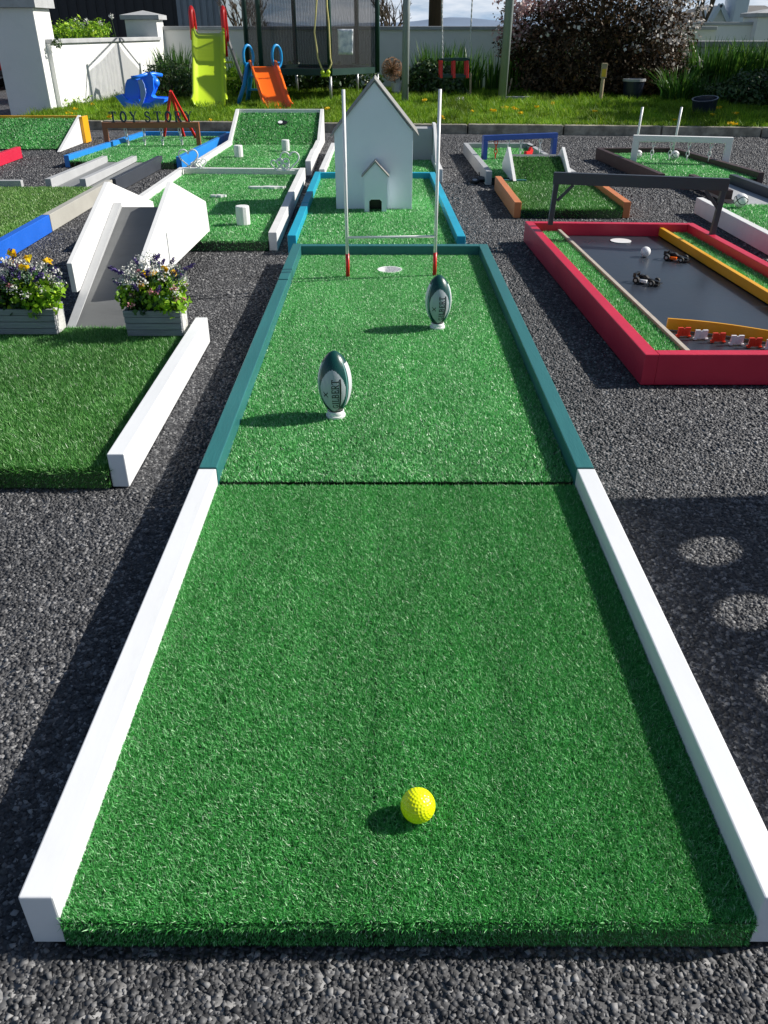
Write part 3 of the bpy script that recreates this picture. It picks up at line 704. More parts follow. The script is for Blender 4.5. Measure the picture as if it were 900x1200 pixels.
# ---------------------------------------------------------------- rugby balls on tees
def rugby_ball(label, bx, by, rot, L_=.162, R_=.0420):
    z0 = TZ+.011; cz = z0+L_/2
    t = thing('rugby_ball', label, 'rugby ball', (bx, by, z0), 'rugby balls on tees')
    nu, nv = 144, 90; vs = []; fs = []; mi = []
    a, c = L_/2, R_
    def surf(phi, s, k=1.0):
        """phi around the axis (0 faces -y), s in -1..1 along it"""
        r = c*math.cos(math.asin(max(-1, min(1, s))))**1.2 if abs(s) < 1 else 0
        ph = phi+rot
        return (bx+math.sin(ph)*r*k, by-math.cos(ph)*r*k, cz+a*s*(1 if k == 1 else 1))
    for i in range(nv+1):
        s = -math.cos(PI*i/nv)
        for j in range(nu): vs.append(surf(2*PI*j/nu, s if abs(s) < 1 else s))
    for i in range(nv):
        s = -math.cos(PI*(i+.5)/nv)
        for j in range(nu):
            fs.append((i*nu+j, i*nu+(j+1) % nu, (i+1)*nu+(j+1) % nu, (i+1)*nu+j))
            ph = ((2*PI*(j+.5)/nu+PI) % (2*PI))-PI; ph = abs(ph)
            if ph > PI/2: ph = PI-ph
            lens = 1-((s+.15)/.70)**2
            if lens > 0 and ph < .84*lens**.62: m = 1
            elif ph > 1.10 and abs(s) < .68: m = 2
            elif .93 < ph < 1.0 and abs(s) < .75: m = 3
            else: m = 0
            mi.append(m)
    b = MB(); b.v = vs; b.f = fs; b.m = mi
    b.build('ball_shell', [M['ball_green'], M['ball_panel'], M['ball_white'], M['ball_line']], t, smooth=True)
    # printed name running up the silver panel, and the crossed mark
    for k_ in LET: LET[k_] = [(pl_, max(w0_, .115)) for pl_, w0_ in LET[k_]]
    qs, w_ = strokes2d('GILBERT', .07)
    b = MB()
    hgt = .27; ylen = 1.0
    def mp(u, v):      # u along word (0..1), v across (0..1)
        s = -.70+u*.98; phi = .17-(v-.5)*.42
        return surf(phi, s, 1.012)
    for q in qs:
        b.add([mp(p[0]/w_, p[1]) for p in q], [(0, 1, 2, 3)])
    # underline bar on the word's foot side
    for i in range(20):
        b.add([mp(i/20, -.36), mp(i/20, -.14), mp((i+1)/20, -.14), mp((i+1)/20, -.36)], [(0, 3, 2, 1)])
    b.build('print', M['text_black'], t)
    b = MB()
    def mq(u, v): return surf(-.60+v*.34, -.30+u*.16, 1.012)
    for sgn in (1, -1):
        prev = None
        for i in range(11):
            tt = -1+2*i/10; u = .5+sgn*(.02+.48*abs(tt)**1.3)*1.0; v = .5+tt*.45
            cur_ = (u, v)
            if prev: b.add([mq(prev[0]-.12, prev[1]), mq(prev[0]+.12, prev[1]), mq(cur_[0]+.12, cur_[1]), mq(cur_[0]-.12, cur_[1])], [(0, 1, 2, 3)])
            prev = cur_
    b.build('emblem', M['text_black'], t)
    k = thing('kicking_tee', label.split(' rugby')[0]+' white ring tee under its rugby ball' if False else 'white ring tee under the '+('nearer, larger looking' if by < 2 else 'farther')+' rugby ball', 'kicking tee', (bx, by, TZ), 'white tees under rugby balls')
    MB().lathe([(.016, .004), (.018, .004), (.0215, .009), (.021, .019), (.0195, .020), (.0165, .017), (.014, .008)], (bx, by, TZ), 32, cap=False).build('tee_ring', M['white_plastic'], k, smooth=True)
    MB().lathe([(.001, .003), (.0245, .003), (.0245, .008), (.001, .009)], (bx, by, TZ), 32).build('tee_base', M['white_plastic'], k, smooth=False)
rugby_ball('green and silver rugby ball on a white tee, nearer the yellow ball', -.121, 1.875, -.10)
rugby_ball('green and silver rugby ball on a tee just before the goal post', .174, 2.575, .05)

# ---------------------------------------------------------------- golf balls
def golf_ball(label, p, mat, r=.02135, sub=5, marks=False):
    import bmesh
    bm = bmesh.new(); bmesh.ops.create_icosphere(bm, subdivisions=sub, radius=1.0)
    me = bpy.data.meshes.new('golf_ball'); bm.to_mesh(me); bm.free()
    n = len(me.vertices); co = np.empty(n*3, np.float32); me.vertices.foreach_get('co', co); co = co.reshape(-1, 3)
    k = 332; i = np.arange(k)+.5; ph = np.arccos(1-2*i/k); th = PI*(1+5**.5)*i
    cen = np.stack([np.cos(th)*np.sin(ph), np.sin(th)*np.sin(ph), np.cos(ph)], 1)
    dist = np.arccos(np.clip((co@cen.T).max(1), -1, 1)); rd = .092
    dep = np.where(dist < rd, -.026*(1-(dist/rd)**2), 0)
    co = co*(1+dep)[:, None]*r
    me.vertices.foreach_set('co', co.astype(np.float32).ravel()); me.polygons.foreach_set('use_smooth', [True]*len(me.polygons)); me.materials.append(mat); me.update()
    o = bpy.data.objects.new('golf_ball', me); COL.objects.link(o); o.location = p; o.rotation_euler = (.5, .6, .3); ORG[o.name] = Vector(p)
    tag(o, label, 'golf ball')
    return o
gb = golf_ball('bright yellow dimpled golf ball resting on the nearest turf', (.0416, .668, .068), M['yellow_ball'], sub=6)
p = G(755.5, 301, .04); golf_ball('white golf ball on the black race track board', (p.x, p.y, .0403+.0213), M['white_plastic'])
def ridged_ball(label, p, r):
    t = thing('hurling_ball', label, 'ball', tuple(p), 'white hurling balls')
    c = Vector(p)+Vector((0, 0, r))
    MB().ball(c, r, 16).build('ball_core', M['white_plastic'], t, smooth=True)
    b = MB()
    for k in (-1, 1):
        pts = []
        for i in range(40):
            a = 2*PI*i/40; q = Vector((math.cos(a), math.sin(a)*.8, .55*k*math.cos(2*a)+.1)).normalized()*r*1.0
            pts.append(c+q)
        b.tube(pts, r*.06, 6, closed=True)
    b.build('black_rim', M['black'], t, smooth=True)
for lab, px, py, r in (('ridged white ball by the left chain of the white arch', 748, 188, .030), ('ridged white ball behind the middle chains of the white arch', 791, 189, .031)):
    q = G(px-1, py-2, TZ+.008); ridged_ball(lab, (q.x, q.y, TZ+.008), r)
q = G(866.5, 243, TZ+.008); ridged_ball('ridged white ball at the edge of the white railed mat', (q.x, q.y, TZ+.008), .036)

# ---------------------------------------------------------------- playhouse
def playhouse():
    y0 = 4.575; xl, xr = -.256, .149; xm = -.048
    t = thing('playhouse', 'tall white gabled model house with a small arched porch door', 'model house', (xm, y0+.15, TZ))
    zt = TZ+.004; ze = .428; za = .655; D = .36
    front = [(xl, y0, zt), (xr, y0, zt), (xr, y0, ze), (xm, y0, za), (xl, y0, ze)]
    MB().extrude(front, (0, .010, 0)).build('front_wall', M['playhouse'], t, bevel=.001)
    MB().extrude([(p[0], y0+D-.010, p[2]) for p in front], (0, .010, 0)).build('back_wall', M['playhouse'], t)
    for x in (xl+.001, xr-.011):
        MB().box(x, x+.010, y0+.0105, y0+D-.0105, zt, ze-.01).build('side_wall', M['playhouse'], t)
    for s in (-1, 1):
        e = Vector((xm+s*(xr-xl)/2+s*.020, y0-.012, ze-.022)); a = Vector((xm, y0-.012, za+.006))
        n = Vector((s*(za-ze), 0, (xr-xl)/2)).normalized()*.008
        MB().extrude([a, e, e+n, a+Vector((0, 0, .0105))], (0, D+.024, 0)).build('roof_panel', M['roofmetal'], t)
    # porch
    px0, px1, py = -.103, .013, 4.497; pm = (px0+px1)/2; pe = .232; pa_ = .290; ox = .033; oz = .112; ch = .010
    prof_l = [(px0, zt), (pm-ox, zt), (pm-ox, oz-ch), (pm-ox+ch, oz), (pm+ox-ch, oz), (pm+ox, oz-ch), (pm+ox, zt), (px1, zt), (px1, pe), (pm, pa_), (px0, pe)]
    b = MB(); tri = tessellate_polygon([[Vector((x, 0, z)) for x, z in prof_l]])
    k = len(prof_l); vs = [(x, py, z) for x, z in prof_l]+[(x, py+.007, z) for x, z in prof_l]
    fs = [tuple(f) for f in tri]+[tuple(i+k for i in reversed(f)) for f in tri]+[(i, (i+1) % k, k+(i+1) % k, k+i) for i in range(k)]
    b.add(vs, fs)
    pf = b.build('porch', M['playhouse'], t)
    MB().box(px0+.001, px0+.008, py+.0075, y0-.001, zt, pe-.004).build('porch_side', M['playhouse'], pf)
    MB().box(px1-.008, px1-.001, py+.0075, y0-.001, zt, pe-.004).build('porch_side', M['playhouse'], pf)
    MB().box(pm-ox, pm+ox, y0-.004, y0-.0012, zt, oz).build('doorway_shade', M['black'], pf)  # black panel stands in for the unlit inside behind the opening
    for s in (-1, 1):
        e = Vector((pm+s*(px1-px0)/2+s*.010, py-.006, pe-.010)); a = Vector((pm, py-.006, pa_+.003))
        n = Vector((s*(pa_-pe), 0, (px1-px0)/2)).normalized()*.006
        MB().extrude([a, e, e+n, a+Vector((0, 0, .008))], (0, y0-py+.005, 0)).build('porch_roof', M['roofmetal'], pf)
playhouse()

# ---------------------------------------------------------------- grey goal frame over the red lane
t = thing('goal_frame', 'charcoal wooden goal frame with corner braces over the red framed track', 'goal frame', (1.12, 3.83, 0))
A, Bp = Vector((.775, 3.935, .098)), Vector((1.463, 3.745, .05))
A2, B2 = Vector((.785, 3.935, .300)), Vector((1.478, 3.745, .302))
MB().bar(A, A2, .022, .022, (0, 1, 0)).build('post', M['charcoal'], t, bevel=.0015)
MB().bar(Bp, B2, .022, .022, (0, 1, 0)).build('post', M['charcoal'], t, bevel=.0015)
d = (B2-A2).normalized()
MB().bar(A2-d*.016+Vector((0, 0, .001)), B2+d*.016+Vector((0, 0, .001)), .026, .050).build('crossbeam', M['charcoal'], t, bevel=.0015)
MB().bar(A2+d*.012+Vector((0, 0, -.095)), A2+d*.075+Vector((0, 0, -.026)), .014, .014).build('brace', M['charcoal'], t)
MB().bar(B2-d*.012+Vector((0, 0, -.095)), B2-d*.075+Vector((0, 0, -.026)), .014, .014).build('brace', M['charcoal'], t)
MB().box(1.452, 1.478, 3.728, 3.744, .05, .085).build('fixing_bracket', M['galv'], t, bevel=.001)

# ---------------------------------------------------------------- toy cars, barriers
def race_car(label, px, py, ang, body_m, acc_m):
    p = G(px, py, .041); t = thing('toy_race_car', label, 'toy car', (0, 0, 0))
    s = 1.0
    MB().extrude([(-.030, -.006, .006), (.036, -.003, .006), (.038, -.003, .011), (.006, -.006, .017), (-.004, -.006, .024), (-.016, -.006, .022), (-.030, -.006, .014)], (0, .012, 0)).build('car_body', body_m, t, bevel=.0012)
    for sd in (-1, 1): MB().box(-.020, .006, sd*.0125-.0055, sd*.0125+.0055, .005, .013).build('side_pod', acc_m, t, bevel=.001)
    MB().box(.031, .042, -.017, .017, .004, .0065).build('front_wing', M['black'], t)
    b = MB(); b.box(-.038, -.029, -.013, .013, .024, .0265); b.box(-.038, -.029, -.0140, -.0125, .014, .027); b.box(-.038, -.029, .0125, .0140, .014, .027); b.build('rear_wing', M['black'], t)
    for x, r, w in ((.023, .0085, .008), (-.024, .0095, .010)):
        for sd in (-1, 1):
            c = Vector((x, sd*.019, r))
            wl = MB().tube([c-Vector((0, w/2, 0)), c+Vector((0, w/2, 0))], r, 18).build('wheel', M['rubber'], t, bevel=.001)
            MB().tube([c-Vector((0, w/2+.0005, 0)), c+Vector((0, w/2+.0005, 0))], r*.45, 12).build('rim', M['galv'], wl)
    t.location = (p.x, p.y, .0403); t.rotation_euler = (0, 0, ang); t.scale = (1.32,)*3
race_car('toy race car in orange and black on the track', 792, 305, math.radians(-38), M['black'], M['toy_orange'])
race_car('toy race car in white and black on the track', 757.5, 332, math.radians(-40), M['black'], M['white_plastic'])
def barrier(label, px, py, mat, ang, group):
    p = G(px, py, .042); t = thing('toy_barrier', label, 'toy barrier', (p.x, p.y, .042), group)
    w = .0195; pr = [(-w, 0), (-w, .027), (-w*.22, .027), (-w*.12, .0235), (w*.12, .0235), (w*.22, .027), (w, .027), (w, 0)]
    b = MB(); P3 = [(p.x+x, p.y-.0035, .045+z) for x, z in pr]
    k = len(P3); tri = tessellate_polygon([[Vector(q) for q in P3]]); back = [(q[0], q[1]+.007, q[2]) for q in P3]
    b.add(P3+back, [tuple(f) for f in tri]+[tuple(i+k for i in reversed(f)) for f in tri]+[(i, (i+1) % k, k+(i+1) % k, k+i) for i in range(k)])
    b.box(p.x-w-.003, p.x-w+.006, p.y-.007, p.y+.007, .0423, .0465); b.box(p.x+w-.006, p.x+w+.003, p.y-.007, p.y+.007, .0423, .0465)
    for q in (-.5, 0, .5): b.box(p.x+q*w-.0015, p.x+q*w+.0015, p.y-.0048, p.y-.0034, .049, .060)
    b.build('barrier_panel', mat, t)
for i, (px, py) in enumerate([(800.5, 394.5), (820.5, 397.5), (841, 401), (862.5, 404), (883.5, 407), (904, 409)]):
    barrier(('orange red' if i % 2 == 0 else 'white')+' toy barrier, '+['end one by the wooden strip', 'between the first two red ones', 'middle red one of the row', 'between the last two red ones', 'last red one along the kerb', 'cut by the photo edge'][i],
            px, py, M['red_plastic'] if i % 2 == 0 else M['white_plastic'], 0, 'toy barriers along the yellow kerb')

# ---------------------------------------------------------------- white humped ramp beside the flower boxes
t = thing('hump_ramp', 'grey humped ramp between two pointed white side boards', 'ramp', (-.93, 3.2, 0))
xa, xb = -1.015, -.83
prof = [(2.572, .046), (3.27, .300), (3.88, .11)]
MB().extrude([(xa, 2.572, .047), (xa, 3.27, .296), (xa, 3.90, .10), (xa, 3.90, .085), (xa, 3.27, .278), (xa, 2.62, .047)], (xb-xa, 0, 0)).build('ramp_bed', M['plywood_grey'], t)
MB().extrude([(xa-.020, 2.572, .047), (xa-.020, 3.27, .312), (xa-.020, 3.27, .285), (xa-.020, 2.64, .047)], (.030, 0, 0)).build('edge_strip', M['grey'], t, bevel=.001)
SIDE = [(2.735, .118), (2.735, .214), (3.262, .388), (3.84, .217), (3.86, .086)]
for x in (xa-.040, xb+.012):
    MB().extrude([(x, y, z) for y, z in SIDE], (.018, 0, 0)).build('side_board', M['white_board'], t, bevel=.0015)
MB().box(xa, xb, 3.20, 3.24, .004, .262).build('support', M['white2'], t)
KEEP_OUT.append([(-1.03, 3.0), (-.8, 3.0), (-.8, 3.4), (-1.03, 3.4)])

# ---------------------------------------------------------------- flower boxes
def planter(label, x0, x1, yf, seed):
    random.seed(seed); d = .085; z0 = TZ+.012; hgt = .082
    t = thing('flower_box', label, 'flower box', ((x0+x1)/2, yf+d/2, z0), 'weathered grey flower boxes')
    n = 4
    for i in range(n):
        a = z0+hgt*i/n; o = .004*i/n
        MB().box(x0-o, x1+o, yf-o, yf+.009-o, a, a+hgt/n-.0016).build('slat', M['zinc'], t, bevel=.0012)
        MB().box(x0-o, x1+o, yf+d-.009, yf+d, a, a+hgt/n-.0016).build('slat', M['zinc'], t, bevel=.0012)
    MB().box(x1-.008, x1+.003, yf+.010, yf+d-.010, z0, z0+hgt-.003).build('end_panel', M['zinc_white'], t, bevel=.001)
    MB().box(x0-.003, x0+.008, yf+.010, yf+d-.010, z0, z0+hgt-.003).build('end_panel', M['zinc'], t, bevel=.001)
    MB().box(x0+.009, x1-.009, yf+.010, yf+d-.010, z0+.002, z0+hgt-.012).build('soil', M['soil'], t)
    cx = (x0+x1)/2; cy = yf+d/2; zt = z0+hgt; hw = (x1-x0)/2
    leaf_cloud('foliage', [(cx-hw*.3, cy, zt+.025, hw*.95, .060, .050, 1000), (cx, cy+.01, zt+.045, hw*1.0, .065, .06, 900)], .018, .012, M['leaf_deep'], t, shell=.2)
    leaf_cloud('lime_foliage', [(cx+hw*.62, cy-.01, zt+.035, hw*.68, .066, .060, 760), (cx+hw*.1, cy-.02, zt+.04, hw*.6, .05, .045, 420), (cx-hw*.8, cy-.01, zt+.04, hw*.45, .05, .045, 260)], .019, .014, M['leaf_lime'], t, shell=.3)
    # stems
    b = MB(); heads = []
    for i in range(94):
        a = random.uniform(0, 2*PI); r = random.random()**.6
        sx, sy = cx+random.uniform(-.6, .6)*hw, cy+random.uniform(-.02, .02)
        ex = cx+math.cos(a)*r*(hw*1.35); ey = cy+math.sin(a)*r*.085; ez = zt+random.uniform(.09, .165)-.05*r
        b.tube([(sx, sy, zt-.01), ((sx+ex)/2, (sy+ey)/2, zt+(ez-zt)*.6), (ex, ey, ez)], .0009, 4); heads.append((ex, ey, ez))
    b.build('stems', M['leaf_deep'], t)
    random.shuffle(heads)
    def blob(h, r, n): return (h[0], h[1], h[2], r, r, r*.8, n)
    for h in heads[:6]:      # yellow pansies
        leaf_cloud('yellow_flower', [blob(h, .011, 12)], .019, .017, M['fl_yellow'], t, shell=.4)
    for h in heads[7:36]: leaf_cloud('white_sprig', [blob((h[0], h[1], h[2]), .020, 34)], .0065, .0055, M['fl_white'], t, shell=.2)
    for h in heads[36:58]: leaf_cloud('grey_sprig', [blob(h, .024, 34)], .008, .0025, M['fl_teal'], t, shell=.1)
    for h in heads[58:68]: leaf_cloud('pink_flower', [blob((h[0], h[1], h[2]-.03), .012, 22)], .007, .006, M['fl_pink'], t, shell=.2)
    for h in heads[68:94]:
        b = []
        dx = (h[0]-cx)*.35; 
        for k in range(7): b.append((h[0]+dx*k/7, h[1], h[2]+.005*k*.5, .006, .006, .006, 13))
        leaf_cloud('lavender_spike', b, .006, .004, M['fl_purple'], t, shell=.3)
    return t
planter('grey slatted flower box full of artificial flowers beside the grey ramp foot', -.802, -.630, 2.462, 3)
planter('grey slatted flower box with a flaking white end by the blue rail', -1.215, -1.028, 2.478, 5)
random.seed(21)

# ---------------------------------------------------------------- small pieces on the left lanes
def peg(label, px, py, h, r, zb=TZ+.006):
    q = G(px, py, zb)
    b = MB(); prof = [(r*.98, 0), (r, .004), (r*1.01, h*.5), (r*.99, h-.004), (r*.93, h)]
    b.lathe(prof, (q.x, q.y, zb), 14)
    o = b.build('wooden_peg', M['white_board'], None, bevel=.0015, org=(q.x, q.y, zb)); tag(o, label, 'peg', 'white wooden pegs on the mats')
peg('white wooden peg on the front half of the hearts mat', 285.5, 263, .088, .034)
peg('white wooden peg near the foot of the back slope, nearer the blue frame', 280, 184, .082, .033)
peg('white wooden peg at the foot of the back slope, under its hole', 335, 177, .082, .031)
def heart_orn(label, px, py, hearts):
    q = G(px, py, RH)
    t = thing('heart_ornament', label, 'ornament', (q.x, q.y, RH), 'white heart ornaments')
    for dx, dz, s, yaw in hearts:
        pts = []
        for i in range(36):
            a = 2*PI*i/36; hx = 16*math.sin(a)**3/17; hz = (13*math.cos(a)-5*math.cos(2*a)-2*math.cos(3*a)-math.cos(4*a))/17+1
            x = hx*s; pts.append((q.x+dx+x*math.cos(yaw), q.y+x*math.sin(yaw), RH+dz+hz*s))
        MB().tube(pts, .0045, 8, closed=True).build('heart', M['white_plastic'], t, smooth=True)
    MB().box(q.x-.06, q.x+.06, q.y-.012, q.y+.012, RH+.001, RH+.006).build('foot_plate', M['white_plastic'], t)
heart_orn('white wire hearts on the corner by the bright blue frame', 225, 198, [(-.015, .006, .066, .1), (.068, .004, .034, .5), (.045, .004, .022, .2)])
heart_orn('cluster of four white wire hearts by the playhouse side', 334, 200.5, [(.035, .006, .064, .1), (-.055, .004, .036, -.1), (-.01, .004, .042, .0), (.005, .003, .026, .2)])
def cutout(label, px, py, w, d):
    q = G(px, py, TZ+.010); pts = []
    n = 40
    for i in range(n):
        a = 2*PI*i/n; k = 1+.30*math.sin(5*a+1)+.18*math.sin(9*a)
        pts.append((q.x+math.cos(a)*w*(1+.06*math.sin(7*a)), q.y+math.sin(a)*d*k))
    b = MB(); loop = [Vector((x, y, 0)) for x, y in pts]; tri = tessellate_polygon([loop])
    b.add([(x, y, TZ+.006) for x, y in pts]+[(x, y, TZ+.018) for x, y in pts], [tuple(reversed(f)) for f in tri]+[tuple(i+n for i in f) for f in tri]+[(i, (i+1) % n, n+(i+1) % n, n+i) for i in range(n)])
    o = b.build('wooden_cutout', M['white_plastic'], None, org=(q.x, q.y, TZ+.006)); tag(o, label, 'cutout')
cutout('small white wooden cutout lying on the hearts mat', 256, 230, .045, .016)
cutout('long narrow white wooden cutout lying behind the peg', 313, 220, .110, .022)

# red trestle on the blue framed lane
t = thing('red_trestle', 'red wooden trestle shaped like an A on the blue framed mat', 'trestle', tuple(G(212, 158, TZ)))
ap = V(200, 107, 7.5)
for (px, py, Y) in ((191, 150, 7.25), (230, 160, 7.25), (215, 152, 7.7)):
    q = G(px, py+3, TZ); q.y = min(max(q.y, 7.0), 7.95)
    foot = V(px, py, q.y); foot.z = TZ+.002
    MB().bar(foot, (ap.x, 7.5, ap.z), .020, .020, (0, 1, 0)).build('leg', M['toy_red'], t, bevel=.001)
# toy motorbikes
def toy_bike(label, p, ang, body, tilt, sc=1.0):
    t = thing('toy_motorbike', label, 'toy motorbike', (0, 0, 0))
    for x in (-.045, .045):
        w = MB().tube([(x, -.006, .024), (x, .006, .024)], .024, 20).build('wheel', M['rubber'], t, bevel=.002)
        MB().tube([(x, -.0065, .024), (x, .0065, .024)], .012, 14).build('hub', M['galv'], w)
    MB().extrude([(-.050, -.007, .045), (-.02, -.007, .028), (.02, -.007, .028), (.040, -.007, .055), (.018, -.007, .072), (-.005, -.007, .055), (-.05, -.007, .060)], (0, .014, 0)).build('bike_body', body, t, bevel=.002)
    MB().tube([(.030, -.022, .078), (.026, 0, .074), (.030, .022, .078)], .003, 6).build('handlebar', M['black'], t)
    MB().tube([(.03, 0, .075), (.045, 0, .024)], .004, 6).build('fork', M['galv'], t)
    for s in (-1, 1): MB().tube([(-.02, s*.010, .024), (-.065, s*.012, .034)], .004, 8).build('exhaust', M['galv'], t)
    t.location = p; t.rotation_euler = (tilt, 0, ang); t.scale = (sc,)*3
q = G(563, 217); toy_bike('black toy motorbike lying on its side by the orange rail', (q.x+.02, q.y, .012), math.radians(170), M['black'], math.radians(76), 1.35)
q = G(611, 186, TZ); toy_bike('red toy motorbike behind the dark turf hump', (q.x, 6.25, TZ+.008), math.radians(60), M['toy_red'], 0, 1.5)

# ---------------------------------------------------------------- ground, kerb, lawn
def kpt(px, py, z): return G(px, py, z)
KL, KR = G(60, 151.5, 0), G(900, 161, 0)      # foot of the kerb
kd = (KR-KL).normalized(); KA = KL-kd*1.0; KB = KR+kd*5.0
KA = Vector((-3.75, KL.y+(-3.75-KL.x)*kd.y/kd.x, 0))
LZ = .078
def kerb_y(x): return KL.y+(x-KL.x)*kd.y/kd.x
b = MB(); x = KA.x; i = 0
while x < KB.x-.2:
    x2 = x+.914-.012; j = random.uniform(-.003, .003)
    b.quadprism([(x, kerb_y(x)), (x2, kerb_y(x2)), (x2, kerb_y(x2)+.11), (x, kerb_y(x)+.11)], -.05, LZ+.006+j); x += .914
kb = b.build('kerb', M['kerb'], None, bevel=.008); tag(kb, kind='structure')

# far ground, hills
b = MB(); b.add([(-3000, -60, -.03), (3000, -60, -.03), (3000, 6000, -.03), (-3000, 6000, -.03)], [(0, 1, 2, 3)])
tag(b.build('ground', M['field']), kind='structure')
vs = []; fs = []; n = 120
for i in range(n+1):
    x = -2600+5200*i/n; hz = 11+4*math.sin(i*.21)+3*math.sin(i*.5+1)+2*math.sin(i*1.1)
    vs += [(x, 2300, -1), (x, 2500, hz*1.35), (x, 2900, -1)]
for i in range(n):
    for k in range(2): fs.append((3*i+k, 3*i+3+k, 3*i+4+k, 3*i+1+k))
hb = MB(); hb.add(vs, fs); tag(hb.build('hills', M['hill'], smooth=True), kind='structure')

# tarmac: one sheet with loose-looking chippings where the camera is near
def inside(px, py, polys):
    hit = np.zeros(len(px), bool)
    for poly in polys:
        c = np.ones(len(px), bool); k = len(poly)
        for i in range(k):
            x0, y0 = poly[i]; x1, y1 = poly[(i+1) % k]
            c &= (x1-x0)*(py-y0)-(y1-y0)*(px-x0) > 0
        hit |= c
    return hit
def build_tarmac():
    ph = (1+5**.5)/2
    ico_ = np.array([(-1, ph, 0), (1, ph, 0), (-1, -ph, 0), (1, -ph, 0), (0, -1, ph), (0, 1, ph), (0, -1, -ph), (0, 1, -ph), (ph, 0, -1), (ph, 0, 1), (-ph, 0, -1), (-ph, 0, 1)])
    ico = np.array([(-1, -1, -1), (1, -1, -1), (1, 1, -1), (-1, 1, -1), (-.8, -.8, 1), (.8, -.8, 1), (.8, .8, 1), (-.8, .8, 1)])/1.45
    icf = np.array([(0,3,2),(0,2,1),(4,5,6),(4,6,7),(0,1,5),(0,5,4),(1,2,6),(1,6,5),(2,3,7),(2,7,6),(3,0,4),(3,4,7)])
    VV = []; FF = []; RR = []
    yf = KB.y
    sheet = [(-30, -4, 0), (14, -4, 0), (KB.x+4, kerb_y(KB.x+4)+.02, 0), (KA.x, kerb_y(KA.x)+.02, 0), (-3.9, 10.3, 0), (-4.3, 40, 0), (-30, 40, 0)]
    sv = np.array(sheet); st = np.array([(0, 1, 2), (0, 2, 3), (0, 3, 4), (0, 4, 5), (0, 5, 6)])
    VV.append(sv); FF.append(st); RR.append(np.zeros(len(sv))); off = len(sv)
    for y0, y1, pitch, ra, rb in ((.38, 1.75, .0042, .0018, .0050), (1.75, 3.1, .0056, .0024, .0056), (3.1, 5.0, .0080, .0033, .0068), (5.0, 8.4, .014, .0045, .009)):
        hw = .40+y1*.58
        gx = np.arange(-hw, hw, pitch); gy = np.arange(y0, y1, pitch)
        X, Y = np.meshgrid(gx, gy); X = X.ravel(); Y = Y.ravel()
        X = X+RNG.uniform(-.6, .6, len(X))*pitch; Y = Y+RNG.uniform(-.6, .6, len(Y))*pitch
        k = np.abs(X) < .22+Y*.545; X, Y = X[k], Y[k]
        shr = [[(p[0]*1.0, p[1]*1.0) for p in poly] for poly in KEEP_OUT]
        k = ~inside(X, Y, shr); X, Y = X[k], Y[k]; n = len(X)
        r = ra+(rb-ra)*RNG.random(n)**1.7
        sc = np.stack([r*RNG.uniform(.8, 1.35, n), r*RNG.uniform(.8, 1.35, n), r*RNG.uniform(.5, .95, n)], 1)
        a = RNG.uniform(0, 2*PI, n); ca, sa = np.cos(a), np.sin(a)
        pts = ico[None]*(1+RNG.uniform(-.45, .45, (n, 8, 3)))*sc[:, None, :]
        # tilt
        tx = RNG.normal(0, .5, n)[:, None]; z = pts[:, :, 2]; y = pts[:, :, 1]
        y2 = y*np.cos(tx)-z*np.sin(tx); z2 = y*np.sin(tx)+z*np.cos(tx)
        x = pts[:, :, 0]; xr = x*ca[:, None]-y2*sa[:, None]; yr = x*sa[:, None]+y2*ca[:, None]
        vz = z2+RNG.uniform(-.25, .25, n)[:, None]*r[:, None]-.001
        v = np.stack([xr+X[:, None], yr+Y[:, None], vz], 2).reshape(-1, 3)
        f = (icf[None]+(np.arange(n)*8)[:, None, None]).reshape(-1, 3)+off; off += n*8
        VV.append(v); FF.append(f); RR.append(np.repeat(.002+.998*RNG.random(n)**1.3, 8))
        print('stones', y0, n)
    o = np_obj('tarmac', np.concatenate(VV), np.concatenate(FF), M['tarmac'], None, {'rnd': np.concatenate(RR)})
    tag(o, kind='structure')
build_tarmac()

# lawn
WY = 13.9            # back wall
def build_lawn():
    xl, xr = KA.x-.05, 9.0
    nl, nr = Vector((xl, kerb_y(xl)+.10, LZ)), Vector((xr, kerb_y(xr)+.10, LZ))
    fr, fl = Vector((xr, WY, LZ+.01)), Vector((xl, WY, LZ+.01))
    o = MB().add([nl, nr, fr, fl], [(0, 1, 2, 3)]).build('lawn', M['soil']); tag(o, kind='structure')
    q = [(nl, nr, Vector((xr, 11.6, LZ)), Vector((xl, 11.6, LZ)), 120000, .045, .008, .9), (Vector((xl, 11.6, LZ)), Vector((xr, 11.6, LZ)), fr, fl, 60000, .06, .011, .9),
         (nl-Vector((0, .05, 0)), nr-Vector((0, .05, 0)), nr+Vector((0, .06, 0)), nl+Vector((0, .06, 0)), 9000, .05, .008, 1.2)]
    for _ in range(420):
        x = random.uniform(-3.6, 5.2); y = random.uniform(kerb_y(x)+.12, 13.2); s_ = random.uniform(.03, .11)
        q.append(((x-s_, y-s_, LZ), (x+s_, y-s_, LZ), (x+s_, y+s_, LZ), (x-s_, y+s_, LZ), int(40+s_*900), random.uniform(.06, .11), .010, 1.3))
    v, t_, r = tri_blades(q)
    bb = np.array([tuple(nl), tuple(nr), tuple(fr), tuple(fl)])+np.array([0, 0, .004])
    v = np.concatenate([bb, v]); t_ = np.concatenate([np.array([(0, 1, 2), (0, 2, 3)]), t_+4]); r = np.concatenate([np.full(4, .25), r])
    o = np_obj('grass', v, t_, M['lawn'], None, {'rnd': r}); tag(o, kind='stuff')
build_lawn()
